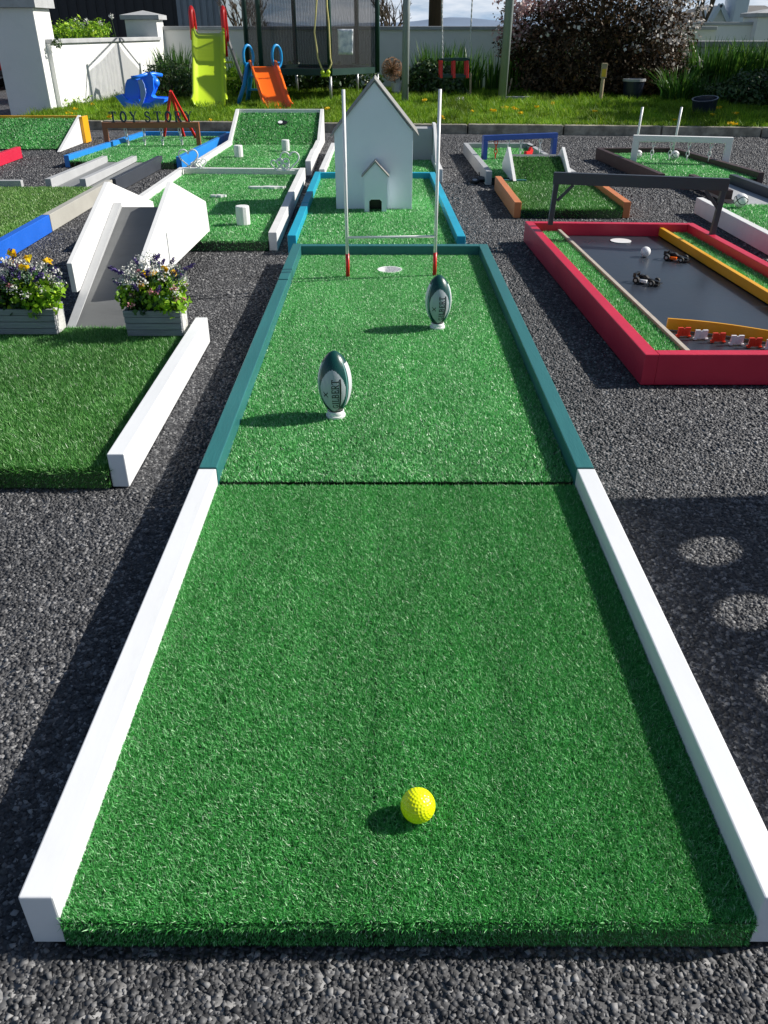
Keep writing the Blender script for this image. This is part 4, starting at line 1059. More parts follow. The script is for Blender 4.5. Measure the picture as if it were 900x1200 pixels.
def dandelion(px, py, s=1.0, n=3):
    q = G(px, py, LZ+.05)
    o = leaf_cloud('dandelion', [(q.x+random.uniform(-.03, .03), q.y+random.uniform(-.03, .03), LZ+.050+random.uniform(0, .015), .022*s, .022*s, .010, 16) for _ in range(n)], .020, .014, M['fl_yellow'], None, org=(q.x, q.y, LZ))
    tag(o, 'tuft of yellow dandelion heads open in the lawn', 'dandelion', 'dandelions in the lawn')
for a in ((592, 127, 1.2, 5), (603, 128, 1.2, 4), (577, 130, 1, 3), (611, 133, 1, 3), (645, 122, 1, 2), (660, 128, 1, 1), (497, 118, 1, 3), (496, 117.5, 1, 2), (628, 125, 1, 2), (520, 138, 1, 2),
          (382, 127, 1, 2), (432, 129, 1, 2), (128, 137, 1.3, 2), (88, 128, 1.3, 3), (84, 133, 1.3, 2), (110, 122, 1.2, 2), (835, 135, 1.2, 2), (858, 146, 1.4, 2), (862, 133, 1, 2), (841, 127, 1.2, 2), (790, 140, 1, 1), (250, 141, 1, 1), (696, 131, 1, 2), (555, 132, 1, 1), (470, 140, 1, 1)):
    dandelion(*a)
for i, px in enumerate((536.5, 542.5)):
    q = G(px, 117, LZ+.04)
    o = leaf_cloud('daisy', [(q.x, q.y, LZ+.05, .03, .03, .022, 40)], .02, .014, M['fl_white'], None, org=(q.x, q.y, LZ)); tag(o, 'white flower head in the lawn under the swing', 'flower', 'white flowers under the swing')
q = G(607, 118, LZ); MB().quadprism([(q.x-.19, q.y-.03), (q.x+.19, q.y-.07), (q.x+.20, q.y+.03), (q.x-.17, q.y+.06)], LZ+.01, LZ+.05).build('stone_slab', M['coping'], None, bevel=.006, org=(q.x, q.y, LZ))
tag(bpy.data.objects['stone_slab'], 'pale flat slab lying on the grass under the dark shrub', 'slab')

# ---------------------------------------------------------------- walls and pillars
def wall(label, p0, p1, th, z0, z1, cap=.035, over=.03, mat=None, name='garden_wall', cz1=None):
    p0, p1 = Vector(p0), Vector(p1); d = (p1-p0).normalized(); n = Vector((-d.y, d.x))
    t = thing(name, label, 'wall', ((p0.x+p1.x)/2, (p0.y+p1.y)/2, 0))
    MB().quadprism([p0-n*th/2, p1-n*th/2, p1+n*th/2, p0+n*th/2], z0, z1).build('wall_face', mat or M['render_wall'], t)
    MB().quadprism([p0-n*(th/2+over), p1-n*(th/2+over), p1+n*(th/2+over), p0+n*(th/2+over)], z1+.001, z1+cap).build('coping', M['coping'], t, bevel=.006)
    return t
wall('long rendered back wall with thin pale coping behind the trampoline', (-3.35, WY+.1), (4.9, WY+.1), .20, -.03, .86, .05)
wall('sunlit low white wall running back from the big pillar', (-3.80, 10.45), (-3.30, 13.5), .16, -.03, .735, .045, .03)
wall('rendered wall with grey coping behind the strap leaved plants', (3.6, 12.9), (9.5, 12.9), .2, -.03, .66, .075, .03)
wall('farther white wall with bright coping by the grey roofed house', (5.0, 17.2), (11.5, 17.2), .2, -.03, .93, .05, .03)
def pillar(label, x0, x1, y0, y1, z1, cap, peak=0):
    t = thing('wall_pillar', label, 'pillar', ((x0+x1)/2, (y0+y1)/2, 0))
    MB().box(x0, x1, y0, y1, -.03, z1).build('shaft', M['render_wall'], t, bevel=.006)
    o = .05; b = MB(); b.box(x0-o, x1+o, y0-o, y1+o, z1+.001, z1+cap)
    c = ((x0+x1)/2, (y0+y1)/2, z1+cap+peak)
    b.add([(x0-o, y0-o, z1+cap+.001), (x1+o, y0-o, z1+cap+.001), (x1+o, y1+o, z1+cap+.001), (x0-o, y1+o, z1+cap+.001), c], [(0, 1, 4), (1, 2, 4), (2, 3, 4), (3, 0, 4)])
    b.build('cap', M['coping'], t)
pillar('large white rendered gate pillar with a flat stone cap', -4.25, -3.775, 10.25, 10.75, 1.075, .09, .03)
pl = V(147, 23, 13.6); pr_ = V(184, 23, 13.6)
pillar('farther smaller pillar with a low pyramid cap by the shed', pl.x, pr_.x, 13.55, 13.95, pl.z, .055, .06)
pl = V(886, 20, 17.0)
pillar('pale pillar with a pyramid cap at the end of the farther wall', pl.x, pl.x+.8, 16.9, 17.6, pl.z, .06, .09)

# shed
def shed():
    Y = 24.0; xa, xm, xb = V(40, 40, Y).x, V(210, 40, Y).x, V(263, 40, Y).x
    t = thing('metal_shed', 'tall ribbed metal shed, front coloured as shade and blue grey side wall', 'shed', (xm, Y+3, 0))
    b = MB(); x = xa-4
    while x < xm: b.box(x, x+.16, Y, Y+.05, -.03, 5.0); b.box(x+.16, x+.24, Y+.02, Y+.05, -.03, 5.0); x += .24
    b.build('shaded_cladding', M['shed_shade'], t)
    b = MB(); x = xm+.02
    while x < xb-.05: b.box(x, x+.10, Y-.05, Y+.05, -.03, 5.0); b.box(x+.10, x+.16, Y-.02, Y+.05, -.03, 5.0); x += .16
    b.build('ribbed_cladding', M['shed_blue'], t)
    MB().box(xa-4.2, xb+.1, Y-.25, Y+8, 5.001, 5.3).build('roof', M['slate'], t)
    MB().box(xb-.06, xb, Y+.051, Y+8, -.03, 5.0).build('side_wall', M['shed_blue'], t)
    MB().box(xa-4, xb-.07, Y+7.9, Y+8, -.03, 5.0).build('back_wall', M['shed_shade'], t)
shed()

# house beyond the right wall
def house():
    Y = 30.0
    a, ap_, c = V(832, 26, Y), V(845, 7, Y), V(850, 26, Y)
    t = thing('bungalow', 'bungalow with grey slate roof and pale blue chimney beyond the walls', 'house', (V(880, 20, Y).x, Y+3, 0))
    xl, xr = V(834, 20, Y).x, V(960, 20, Y).x; ze = V(834, 27, Y+1).z; zr = V(870, 6, Y+4).z
    MB().box(xl+.3, xr, Y+1, Y+8, -.03, ze+.02).build('wall', M['gable'], t)
    MB().add([(xl, Y+.7, ze), (xr, Y+.7, ze), (xr, Y+4.5, zr), (xl+1.2, Y+4.5, zr), (xl, Y+8.3, ze), (xr, Y+8.3, ze)], [(0, 1, 2, 3), (3, 2, 5, 4), (0, 3, 4)]).build('roof', M['slate'], t)
    g0, g1, g2 = V(831, 27, Y), V(843.5, 7, Y), V(852, 27, Y)
    b = MB(); b.extrude([g0, g2, g1], (0, 1.2, 0)); gb_ = b.build('gable', M['gable'], t)
    b = MB()
    for s, e in ((g0, g1), (g1, g2)):
        b.bar(s+Vector((0, -.06, .04)), e+Vector((0, -.06, .04)), .12, .12)
    b.build('bargeboard', M['chimney'], t)
    c0, c1 = V(857, 25, Y-.3), V(873, 25, Y-.3)
    MB().box(c0.x, c1.x, Y-.4, Y+.6, -.03, V(857, -14, Y-.3).z).build('chimney', M['chimney'], t, bevel=.02)
    w0, w1 = V(849, 17, Y-.1), V(857, 25, Y-.1)
    MB().box(w0.x, V(871, 20, Y-.2).x, Y-.42, Y-.405, w1.z-.05, w0.z-.25).build('dark_flashing', M['charcoal'], t)
house()

# utility pole and bare trees
u = V(510.5, 20, 19)
o = MB().tube([(u.x, 19, -.03), (u.x, 19, 7.5)], [.145, .12], 16).build('utility_pole', M['pole'], None, smooth=True, org=(u.x, 19, 0)); tag(o, 'thick brown wooden utility pole rising behind the back wall', 'utility pole')
def bare_tree(label, px, Y, hgt, seed, spread=.55, r0=.06, depth=5, mat=None, trunk=.3, leaves=0):
    random.seed(seed); x = V(px, 20, Y).x
    t = thing('bare_tree', label, 'tree', (x, Y, 0)); b = MB(); tr = MB(); tips = []
    def br(p, d, l, r, k):
        q = p+d*l; m_ = (p+q)/2+Vector((random.uniform(-1, 1), random.uniform(-1, 1), 0))*l*.06
        (tr if k == depth else b).tube([p, m_, q], [r, r*.85, r*.7], 5)
        if k == 0: tips.append(q); return
        for _ in range(3 if k > 1 else 3):
            nd = (d+Vector((random.uniform(-1, 1)*spread, random.uniform(-1, 1)*spread, random.uniform(-.1, .5)))).normalized()
            br(q if random.random() < .6 else m_, nd, l*random.uniform(.6, .85), r*.62, k-1)
    br(Vector((x, Y, -.03)), Vector((random.uniform(-.1, .1), 0, 1)).normalized(), hgt*trunk, r0, depth)
    tr.build('trunk', M['bark'], t); b.build('branches', mat or M['bark'], t)
    if leaves:
        leaf_cloud('leaves', [(q.x, q.y, q.z, .12, .12, .12, leaves) for q in tips], .05, .03, M['leaf_bush'], t)
    return t
bare_tree('bare spreading tree just past the trampoline net', 464, 21, 2.1, 4, .7)
bare_tree('thin bare sapling between the shed and trampoline', 281, 24, 2.5, 9, .5)
bare_tree('fine twigged tree just showing behind the trampoline poles', 300, 26, 1.8, 12, .6)
bare_tree('pale twiggy tree between the dark shrub and the bungalow', 812, 24, 3.6, 15, .5, leaves=6)
bare_tree('pale twiggy tree close to the bungalow gable', 830, 25, 3.4, 18, .5, leaves=6)
random.seed(33)

# red car on the drive behind the big pillar
def car():
    x1 = V(7, 90, 14.6).x; x0 = x1-4.0; y0, y1 = 14.6, 16.3
    t = thing('parked_car', 'red car parked on the drive behind the big pillar', 'car', ((x0+x1)/2, (y0+y1)/2, 0))
    side = [(x1, .30), (x1-.02, .72), (x1-.15, .90), (x1-.6, 1.34), (x1-2.2, 1.40), (x1-3.0, .96), (x0+.05, .82), (x0, .32)]
    MB().extrude([(x, y0, z) for x, z in side], (0, y1-y0, 0)).build('body', M['car_red'], t, bevel=.05, seg=3)
    MB().extrude([(x1-.70, y0-.002, .95), (x1-2.7, y0-.002, .95), (x1-2.15, y0-.002, 1.30), (x1-.85, y0-.002, 1.28)], (0, -.004, 0)).build('side_window', M['glass_dark'], t)
    for x in (x1-.75, x0+.8):
        for y in (y0+.08, y1-.08):
            w = MB().tube([(x, y-.10, .31), (x, y+.10, .31)], .31, 24).build('wheel', M['rubber'], t, bevel=.03)
            MB().tube([(x, y-.108, .31), (x, y+.108, .31)], .19, 16).build('rim', M['galv'], w)
    for y in (y0-.012, y1-.19): MB().box(x1-.16, x1-.02, y, y+.20, .62, .80).build('tail_light', M['white_plastic'], t, bevel=.01)
    MB().box(x1-.12, x1+.03, y0+.02, y1-.02, .22, .42).build('bumper', M['black'], t, bevel=.02)
car()

# ---------------------------------------------------------------- trampoline
def trampoline():
    cx, cy, R = -.955, 12.25, .885; th0 = math.radians(-11)
    t = thing('trampoline', 'hexagonal garden trampoline with dark green poles and black safety net', 'trampoline', (cx, cy, LZ))
    vs = [(cx+R*math.cos(th0+math.radians(60*k)), cy+R*math.sin(th0+math.radians(60*k))) for k in range(6)]
    zr = .40
    def ring(r, z0, z1, name, m):
        b = MB()
        for k in range(6):
            a = Vector(vs[k]); c = Vector(vs[(k+1) % 6]); o = Vector((cx, cy)); f = 1-r/R
            a2, c2 = a.lerp(o, f), c.lerp(o, f)
            b.quadprism([a, c, c2, a2], z0, z1)
        return b.build(name, m, t)
    ring(.74, zr-.02, zr+.05, 'edge_padding', M['tramp_green'])
    b = MB(); o = [(cx+(x-cx)*.84, cy+(y-cy)*.84) for x, y in vs]; b.quadprism(o, zr+.005, zr+.012); b.build('jumping_mat', M['black'], t)
    for k in range(6):
        x, y = vs[k]
        MB().tube([(x, y, zr-.015), (x, y, 1.95)], .030, 12).build('pole', M['tramp_green'], t, smooth=True)
        MB().tube([(x, y, LZ), (x, y, zr-.03)], .019, 10).build('leg', M['galv'], t, smooth=True)
    for k in range(6):
        a = Vector(vs[k]).lerp(Vector((cx, cy)), .03); c = Vector(vs[(k+1) % 6]).lerp(Vector((cx, cy)), .03)
        n = 10; vv = []; ff = []
        for i in range(n+1):
            s = i/n; p = a.lerp(c, s).lerp(Vector((cx, cy)), .035*math.sin(PI*s)+.006*math.sin(9*s+k))
            vv += [(p.x, p.y, zr+.04), (p.x, p.y, 1.9)]
        for i in range(n): ff.append((2*i, 2*i+2, 2*i+3, 2*i+1))
        MB().add(vv, ff).build('safety_net', M['net'], t, smooth=True)
    MB().tube([(x, y, 1.93) for x, y in vs], .012, 8, closed=True).build('top_rail', M['tramp_green'], t)
    yf = min(v[1] for v in vs)-.05
    # laminated notice tied to the net
    c = [V(395.5, 34, 11.42), V(414, 34, 11.42), V(413.5, 64, 11.42), V(396.5, 64, 11.42)]
    n = thing('notice_sheet', 'crumpled white laminated notice tied to the trampoline net', 'notice', tuple(V(405, 64, 11.42)))
    b = MB(); K = 8; vv = []
    for i in range(K+1):
        for j in range(K+1):
            p = c[0].lerp(c[1], i/K).lerp(c[3].lerp(c[2], i/K), j/K); vv.append((p.x, p.y+.006*math.sin(i*2.1+j*1.3), p.z))
    b.add(vv, [(i*(K+1)+j, i*(K+1)+j+1, (i+1)*(K+1)+j+1, (i+1)*(K+1)+j) for i in range(K) for j in range(K)])
    sh = b.build('sheet', M['paper'], n, smooth=True); sm = sh.modifiers.new('thick', 'SOLIDIFY'); sm.thickness = .002
    # rope
    r = thing('skipping_rope', 'yellow skipping rope looped over the trampoline front', 'rope', tuple(V(383, 86, 11.36)))
    P_ = [V(px, py, 11.36) for px, py in ((371, -30), (371, 0), (370, 18), (368.5, 38), (371, 55), (372.5, 68), (377, 80), (380, 84))]
    Q_ = [V(px, py, 11.36) for px, py in ((382, -30), (383, 8), (385, 25), (386, 45), (387, 68), (388.5, 74), (386, 80), (383, 84))]
    MB().tube(P_, .010, 8).build('rope_strand', M['rope'], r, smooth=True)
    MB().tube(Q_, .010, 8).build('rope_strand', M['rope'], r, smooth=True)
    k = V(381.5, 88, 11.36); b = MB(); b.tube([k+Vector((-.05, 0, .0)), k+Vector((.05, 0, 0))], .022, 10); b.ball(k+Vector((-.035, -.01, .03)), .028, 8); b.ball(k+Vector((.035, -.01, .03)), .028, 8)
    b.build('handles', M['lime'], r, smooth=True)
trampoline()

# ---------------------------------------------------------------- slides
def green_slide():
    f = Vector((-2.03, 10.55, LZ)); tp = Vector((-2.15, 11.55, .86)); d = tp-f
    t = thing('garden_slide', 'tall lime green slide with red handrails', 'slide', tuple(f))
    hw = .155
    fx = Vector((1, .2, 0)).normalized()
    sec = [(-hw-.045, .07), (-hw-.02, .085), (-hw, .02), (-hw+.03, 0), (hw-.03, 0), (hw, .02), (hw+.02, .085), (hw+.045, .07)]
    pr = [(-.10, .045), (0, .04), (.12, .10), (.35, .33), (.65, .62), (.90, .90), (1.0, .965), (1.08, .965)]
    rows = []
    for s, z in pr:
        c = Vector((f.x+d.x*s, f.y+d.y*s, LZ+(tp.z-LZ)*z)); flare = 1.06 if s < .05 else 1
        rows.append([c+fx*(u*flare)+Vector((0, 0, w+.0)) for u, w in sec])
    b = MB(); n = len(sec)
    vv = [p for r in rows for p in r]; ff = [(i*n+j, i*n+j+1, (i+1)*n+j+1, (i+1)*n+j) for i in range(len(rows)-1) for j in range(n-1)]
    b.add(vv, ff); ch = b.build('chute', M['lime'], t, smooth=True); m = ch.modifiers.new('thick', 'SOLIDIFY'); m.thickness = .02; m.offset = -1
    for s in (-1, 1):
        c = tp+fx*(s*(hw+.035))+Vector((0, -.02, 0))
        P_ = [c+Vector((0, -.02, -.10 if s < 0 else -.28)), c+Vector((0, 0, .08)), c+Vector((0, .01, .19)), c+Vector((0, .06, .235)), c+Vector((0, .13, .20)), c+Vector((0, .17, .05)), c+Vector((0, .16, -.12))]
        MB().tube(P_, .028, 10).build('handrail', M['toy_red'], t, smooth=True)
        a = tp+fx*(s*(hw+.02))+Vector((0, .10, 0)); g = a+Vector((.10*s+.05, .62, 0)); g.z = LZ
        MB().bar(a, g, .03, .045).build('ladder_rail', M['grey'], t, bevel=.004)
    for k in (.2, .45, .7):
        a = tp+Vector((0, .10, 0)); g = Vector((a.x+.05, a.y+.62, LZ)); c = a.lerp(g, k); MB().bar(c-fx*(hw+.02), c+fx*(hw+.02), .07, .025).build('step', M['lime'], t)
green_slide()
def orange_slide():
    f = Vector((-1.235, 10.45, LZ)); tp = Vector((-1.46, 11.15, .50)); d = tp-f
    t = thing('garden_slide', 'small orange slide with blue handles and blue ladder', 'slide', tuple(f))
    fx = Vector((1, .12, 0)).normalized(); hw = .125
    sec = [(-hw-.045, .055), (-hw-.018, .07), (-hw, .01), (-hw+.02, 0), (hw-.02, 0), (hw, .01), (hw+.018, .07), (hw+.045, .055)]
    pr = [(-.12, .03), (0, .05), (.14, .14), (.5, .52), (.9, .93), (1.0, .97), (1.1, .97)]
    rows = []
    for s, z in pr:
        c = Vector((f.x+d.x*s, f.y+d.y*s, LZ+(tp.z-LZ)*z)); rows.append([c+fx*u+Vector((0, 0, w)) for u, w in sec])
    n = len(sec); b = MB(); b.add([p for r in rows for p in r], [(i*n+j, i*n+j+1, (i+1)*n+j+1, (i+1)*n+j) for i in range(len(rows)-1) for j in range(n-1)])
    ch = b.build('chute', M['toy_orange'], t, smooth=True); m = ch.modifiers.new('thick', 'SOLIDIFY'); m.thickness = .016; m.offset = -1
    for s in (-1, 1):
        c = tp+fx*(s*(hw+.045))+Vector((0, .02, .06))
        pts = []
        for i in range(16):
            a = 2*PI*i/16; pts.append(c+Vector((.050*math.cos(a), .060*math.cos(a), .12*math.sin(a)+.03)))
        MB().tube(pts, .017, 8, closed=True).build('handle', M['toy_blue'], t, smooth=True)
        a = tp+fx*(s*(hw+.05))+Vector((0, .08, .02)); g = a+Vector((-.10, .30, 0)); g.z = LZ
        MB().tube([a, a.lerp(g, .5)+Vector((.02, .02, .03)), g], [.028, .030, .026], 10).build('ladder_rail', M['toy_blue'], t, smooth=True)
        if s < 0:
            a2 = tp+fx*(s*(hw+.05))+Vector((0, -.02, .02)); g2 = a2+Vector((-.13, -.22, 0)); g2.z = LZ
            MB().tube([a2, a2.lerp(g2, .5)+Vector((.02, 0, 0)), g2], [.03, .026, .026], 10).build('front_leg', M['toy_blue'], t, smooth=True)
    for k in (.3, .65):
        a = tp+Vector((0, .08, 0)); g = Vector((a.x-.10, a.y+.30, LZ)); c = a.lerp(g, k); MB().bar(c-fx*(hw+.04), c+fx*(hw+.04), .06, .02).build('step', M['toy_blue'], t)
orange_slide()

# blue ride-on scooter rocker
def scooter():
    Y = 10.35; s = V(1, 100, Y)
    def q(px, py, dy=0): return V(px, py, Y)+Vector((0, dy, 0))
    t = thing('rocking_scooter', 'blue plastic rocking scooter toy by the low white wall', 'ride-on toy', tuple(q(168, 129)))
    def ex(name, pts, m, y0, y1, bev=.006):
        P_ = [V(a, b_, Y)+Vector((0, y0, 0)) for a, b_ in pts]
        b = MB(); k = len(P_); lo = [Vector((p.x, 0, p.z)) for p in P_]; tri = tessellate_polygon([lo])
        dv = Vector((0, y1-y0, 0))
        b.add(P_+[p+dv for p in P_], [tuple(f) for f in tri]+[tuple(i+k for i in reversed(f)) for f in tri]+[(i, (i+1) % k, k+(i+1) % k, k+i) for i in range(k)])
        return b.build(name, m, t, bevel=bev)
    arc_ = [(138, 112), (146, 122), (153, 127.5), (163, 129), (176, 129), (187, 127), (193, 121), (195, 116), (186, 116), (178, 120), (160, 120), (150, 115), (144, 110)]
    ex('rocker', arc_, M['toy_cobalt'], -.10, -.06); ex('rocker', arc_, M['toy_cobalt'], .16, .20)
    ex('seat_body', [(150, 118), (148, 110), (148.5, 98), (151, 94), (156, 92), (161, 93), (164, 98), (165, 112), (163, 119)], M['toy_cobalt'], -.05, .15, .01)
    ex('seat_pad', [(151, 117), (164.5, 115), (166, 118), (164, 121.5), (153, 121.5)], M['toy_cobalt'], -.09, .17, .008)
    ex('side_panel', [(150, 119), (164, 123), (168, 116), (167, 104), (165, 94), (169, 93), (172, 98), (174, 108), (171, 119), (166, 127.5), (155, 127.5)], M['toy_pale'], -.115, -.102, .004)
    ex('footboard', [(160, 117), (178, 115), (194, 115.5), (194, 119), (165, 123)], M['toy_cobalt'], -.055, .155, .012)
    ex('front_shield', [(166, 92), (170, 86), (176, 85), (180, 90), (181, 104), (178, 112), (183, 117), (172, 118), (172, 104), (168, 98)], M['toy_cobalt'], -.03, .13, .008)
    MB().ball(q(180, 97, .05), .055, 12).build('headlamp', M['toy_cobalt'], t, smooth=True)
    MB().tube([q(157, 90.5, -.12), q(165, 89.5, -.10), q(172, 87, -.03), q(178, 87, .10), q(186, 89, .16)], .019, 10).build('handlebar', M['toy_cobalt'], t, smooth=True)
scooter()

# ---------------------------------------------------------------- swing
t = thing('garden_swing', 'garden swing on pale ropes with red and green seat frame', 'swing', (.9, 11.2, LZ))
lp = G(474.5, 121, LZ); rp0 = V(588.5, 112, 11.6); rp0.z = LZ; rp1 = V(599, -20, 11.3)
MB().tube([(lp.x, lp.y, LZ), (V(477, 0, lp.y).x, lp.y+.05, 2.1)], .043, 12).build('post', M['swing_wood'], t, smooth=True)
MB().tube([rp0, rp0+(rp1-rp0)*1.9], .052, 12).build('post', M['swing_wood'], t, smooth=True)
top_a = Vector((V(477, 0, lp.y).x, lp.y+.05, 2.1)); top_b = rp0+(rp1-rp0)*1.9; top_b.z = 2.1
MB().tube([top_a, (top_b.x, top_b.y, 2.1)], .045, 12).build('top_beam', M['swing_wood'], t, smooth=True)
Y = 11.3
for a, c in (((518.5, 69), (518, -10)), ((550, 68), (554, -10))):
    p, q = V(*a, Y), V(*c, Y); q2 = p+(q-p)*2.0
    b = MB()
    for s in (0, PI):
        b.tube([p.lerp(q2, i/60)+Vector((math.cos(i*1.3+s), math.sin(i*1.3+s), 0))*.005 for i in range(61)], .0055, 5)
    b.build('rope', M['rope_white'], t, smooth=True)
sf = thing('swing_seat', 'red and dark green toddler swing seat hanging on pale ropes', 'swing seat', tuple(V(533, 92, Y)))
for dy in (0, .26):
    for py in (70, 89.5): MB().bar(V(516, py, Y)+Vector((0, dy, 0)), V(550.5, py, Y)+Vector((0, dy, 0)), .02, .03).build('frame_bar', M['tramp_green'], sf, bevel=.003)
    for px in (517, 532, 547.5): MB().bar(V(px, 71, Y)+Vector((0, dy-.012, 0)), V(px, 91.5, Y)+Vector((0, dy-.012, 0)), .034, .020, (0, 1, 0)).build('red_sleeve', M['toy_red'], sf, bevel=.004)
for px in (517, 550):
    for py in (70, 89.5): p = V(px, py, Y); MB().bar(p, p+Vector((0, .26, 0)), .02, .02).build('side_bar', M['tramp_green'], sf)
MB().box(V(517, 90, Y).x, V(549, 90, Y).x, Y+.02, Y+.25, V(517, 91, Y).z-.01, V(517, 90, Y).z).build('seat', M['tramp_green'], sf, bevel=.004)
p = G(551, 115, LZ); o = MB().tube([(p.x, p.y, LZ), (p.x-.01, p.y, .38)], .014, 8).build('garden_cane', M['post_wood'], None, org=(p.x, p.y, LZ)); tag(o, 'thin pale cane standing in the bed beneath the swing seat', 'cane')
p = G(595, 113, LZ); o = MB().tube([(p.x, p.y, LZ), (p.x+.04, p.y, .30)], .012, 8).build('garden_cane', M['post_wood'], None, org=(p.x, p.y, LZ)); tag(o, 'short pale cane beside the leaning swing post', 'cane')

# ---------------------------------------------------------------- pots, marker post
def pot(label, px, py, r, h, m, rim=None, tilt=0):
    q = G(px, py, LZ); t = thing('plant_pot', label, 'plant pot', (q.x, q.y, LZ))
    MB().lathe([(r*.72, 0), (r*.9, h*.35), (r, h*.92), (r*1.05, h*.93), (r*1.05, h), (r*.92, h), (r*.88, h*.8), (.001, h*.8)], (q.x, q.y, LZ), 24, cap=False).build('pot_body', m, t, smooth=False)
    if rim: MB().lathe([(r*1.06, h*.9), (r*1.08, h*1.02), (r*.9, h*1.02), (r*.9, h*.95)], (q.x, q.y, LZ), 24, cap=False).build('pot_rim', rim, t)
    t.rotation_euler = (tilt, -tilt, 0)
    return t, q
pot('dark glazed pot with a pale rim under the big shrub', 740, 117, .135, .24, M['pot'], M['coping'])
pot('dark blue pot leaning at the lawn edge before strap leaves', 824, 137, .128, .18, M['pot'], None, .12)
tp_, q = pot('white pot holding a dead round plant beside the swing post', 464.5, 112, .07, .16, M['pot_white'])
b = MB()
dp = thing('dead_plant', 'dry brown ball shaped plant standing in the white pot', 'plant', (q.x-.06, q.y, .2))
for i in range(330):
    d = Vector((random.gauss(0, 1), random.gauss(0, 1), random.gauss(0, 1))).normalized(); c0 = Vector((q.x-.06, q.y, .40)); e = c0+d*.15*random.uniform(.75, 1.05)
    b.tube([c0+d*.02, c0+d*.09+Vector((random.uniform(-.01, .01),)*3), e], .0022, 3)
for i in range(220):
    d = Vector((random.gauss(0, 1), random.gauss(0, 1), random.gauss(0, 1))).normalized(); s_ = d.orthogonal().normalized(); c0 = Vector((q.x-.06, q.y, .40))+d*.14
    b.tube([c0-s_*.03, c0+d*.01, c0+s_*.03], .002, 3)
b.build('twigs', M['twig'], dp); MB().tube([(q.x-.01, q.y, LZ+.13), (q.x-.06, q.y, .40)], .008, 6).build('stem', M['twig'], dp)
q = G(703, 121.5, LZ)
t = thing('marker_post', 'short wooden post with a yellow sign on top, before the shrub', 'marker post', (q.x, q.y, LZ))
MB().tube([(q.x, q.y, LZ), (q.x, q.y, .36)], .022, 10).build('post', M['post_wood'], t)
MB().box(q.x-.033, q.x+.033, q.y-.025, q.y+.025, .36, .52).build('head', M['post_wood'], t, bevel=.004)
MB().box(q.x-.028, q.x+.022, q.y-.030, q.y-.026, .375, .46).build('yellow_label', M['sticker_yellow'], t)

# ---------------------------------------------------------------- plants
def shrub(label, blobs, ln, wd, mat, blossom=None, bl=None, name='shrub', cat='shrub', up=.3):
    x = sum(b_[0] for b_ in blobs)/len(blobs); y = sum(b_[1] for b_ in blobs)/len(blobs)
    t = thing(name, label, cat, (x, y, LZ))
    leaf_cloud('foliage', blobs, ln, wd, mat, t, up=up)
    b = MB()
    for b_ in blobs:
        for _ in range(6):
            a = random.uniform(0, 2*PI)
            b.tube([(b_[0], b_[1], LZ), (b_[0]+math.cos(a)*b_[3]*.3, b_[1]+math.sin(a)*b_[4]*.3, b_[2]*.6), (b_[0]+math.cos(a)*b_[3]*.75, b_[1]+math.sin(a)*b_[4]*.7, b_[2]+b_[5]*random.uniform(-.3, .5))], [.014, .010, .004], 5)
    b.build('stems', M['bark'], t)
    if blossom: leaf_cloud('blossom', bl, .045, .04, blossom, t, shell=.85, up=.5)
    return t
# big dark flowering shrub
cx = V(712, 80, 12.3).x
cx += .03
big = [(cx, 12.7, .75, 1.12, .75, .80, 12000), (cx-.45, 12.55, .55, .72, .55, .58, 5000), (cx+.5, 12.6, .6, .68, .55, .62, 5000), (cx+.1, 12.6, 1.15, .85, .6, .55, 6000), (cx-.2, 12.4, .32, .95, .5, .30, 3500), (cx+.5, 12.35, .32, .55, .45, .30, 2500)]
bl = []
for _ in range(60):
    a = random.uniform(-.2, PI+.2); bl.append((cx+.35+random.uniform(-.2, .75), 12.25+random.uniform(-.25, .2), random.uniform(.45, 1.4), .10, .10, .08, 14))
for _ in range(22): bl.append((cx+random.uniform(-1.0, .9), 12.25+random.uniform(-.25, .3), random.uniform(.5, 1.6), .09, .09, .07, 5))
shrub('huge dark reddish shrub sprinkled with small white flowers', big, .055, .026, M['leaf_dark'], M['blossom_white'], bl)
pcx = V(616, 30, 13.0).x
bl = [(pcx+random.uniform(-.42, .50), 12.75+random.uniform(-.2, .2), random.uniform(.72, 1.25), .12, .12, .09, 34) for _ in range(40)]
shrub('pale pink blossoming shrub overhanging the back wall', [(pcx+.1, 13.0, .80, .50, .4, .42, 3600), (pcx+.35, 13.0, .45, .35, .4, .5, 2000)], .05, .026, M['leaf_dark'], M['blossom_pink'], bl)
# round shrub by the scooter
q = V(200, 96, 12.0)
shrub('rounded grey green shrub beside the blue scooter', [(q.x, 12.0, .30, .30, .28, .25, 2600), (q.x+.22, 12.0, .22, .22, .22, .17, 1200)], .035, .022, M['leaf_bush'])
q = V(231, 104, 12.6); shrub('small yellow green shrub between the two slides', [(V(274, 97, 12.3).x, 12.3, .26, .13, .14, .17, 700)], .04, .03, M['leaf_lime'])
shrub('leafy green plant in the bed beyond the swing', [(V(505, 95, 12.8).x, 12.8, .28, .38, .3, .22, 2400), (V(525, 100, 12.5).x, 12.5, .2, .25, .2, .14, 900)], .07, .035, M['leaf_bush'])
for k, (px, n) in enumerate(((352, 900), (388, 900), (425, 500))):
    q = V(px, 103, 13.3); shrub(['dark bushy plant glimpsed under the trampoline, nearest the orange slide', 'leafy plant glimpsed under the trampoline below the rope', 'thin leafy plant under the trampoline corner by the model house'][k], [(q.x, 13.3, .26, .28, .2, .2, n)], .07, .04, M['leaf_bush'])
q = V(884, 122, 10.9); shrub('low dense green shrub at the photo edge beside the blue pot', [(q.x, 11.0, .22, .55, .40, .22, 5200), (q.x+.5, 11.0, .28, .55, .40, .26, 4200)], .05, .026, M['leaf_bush'])
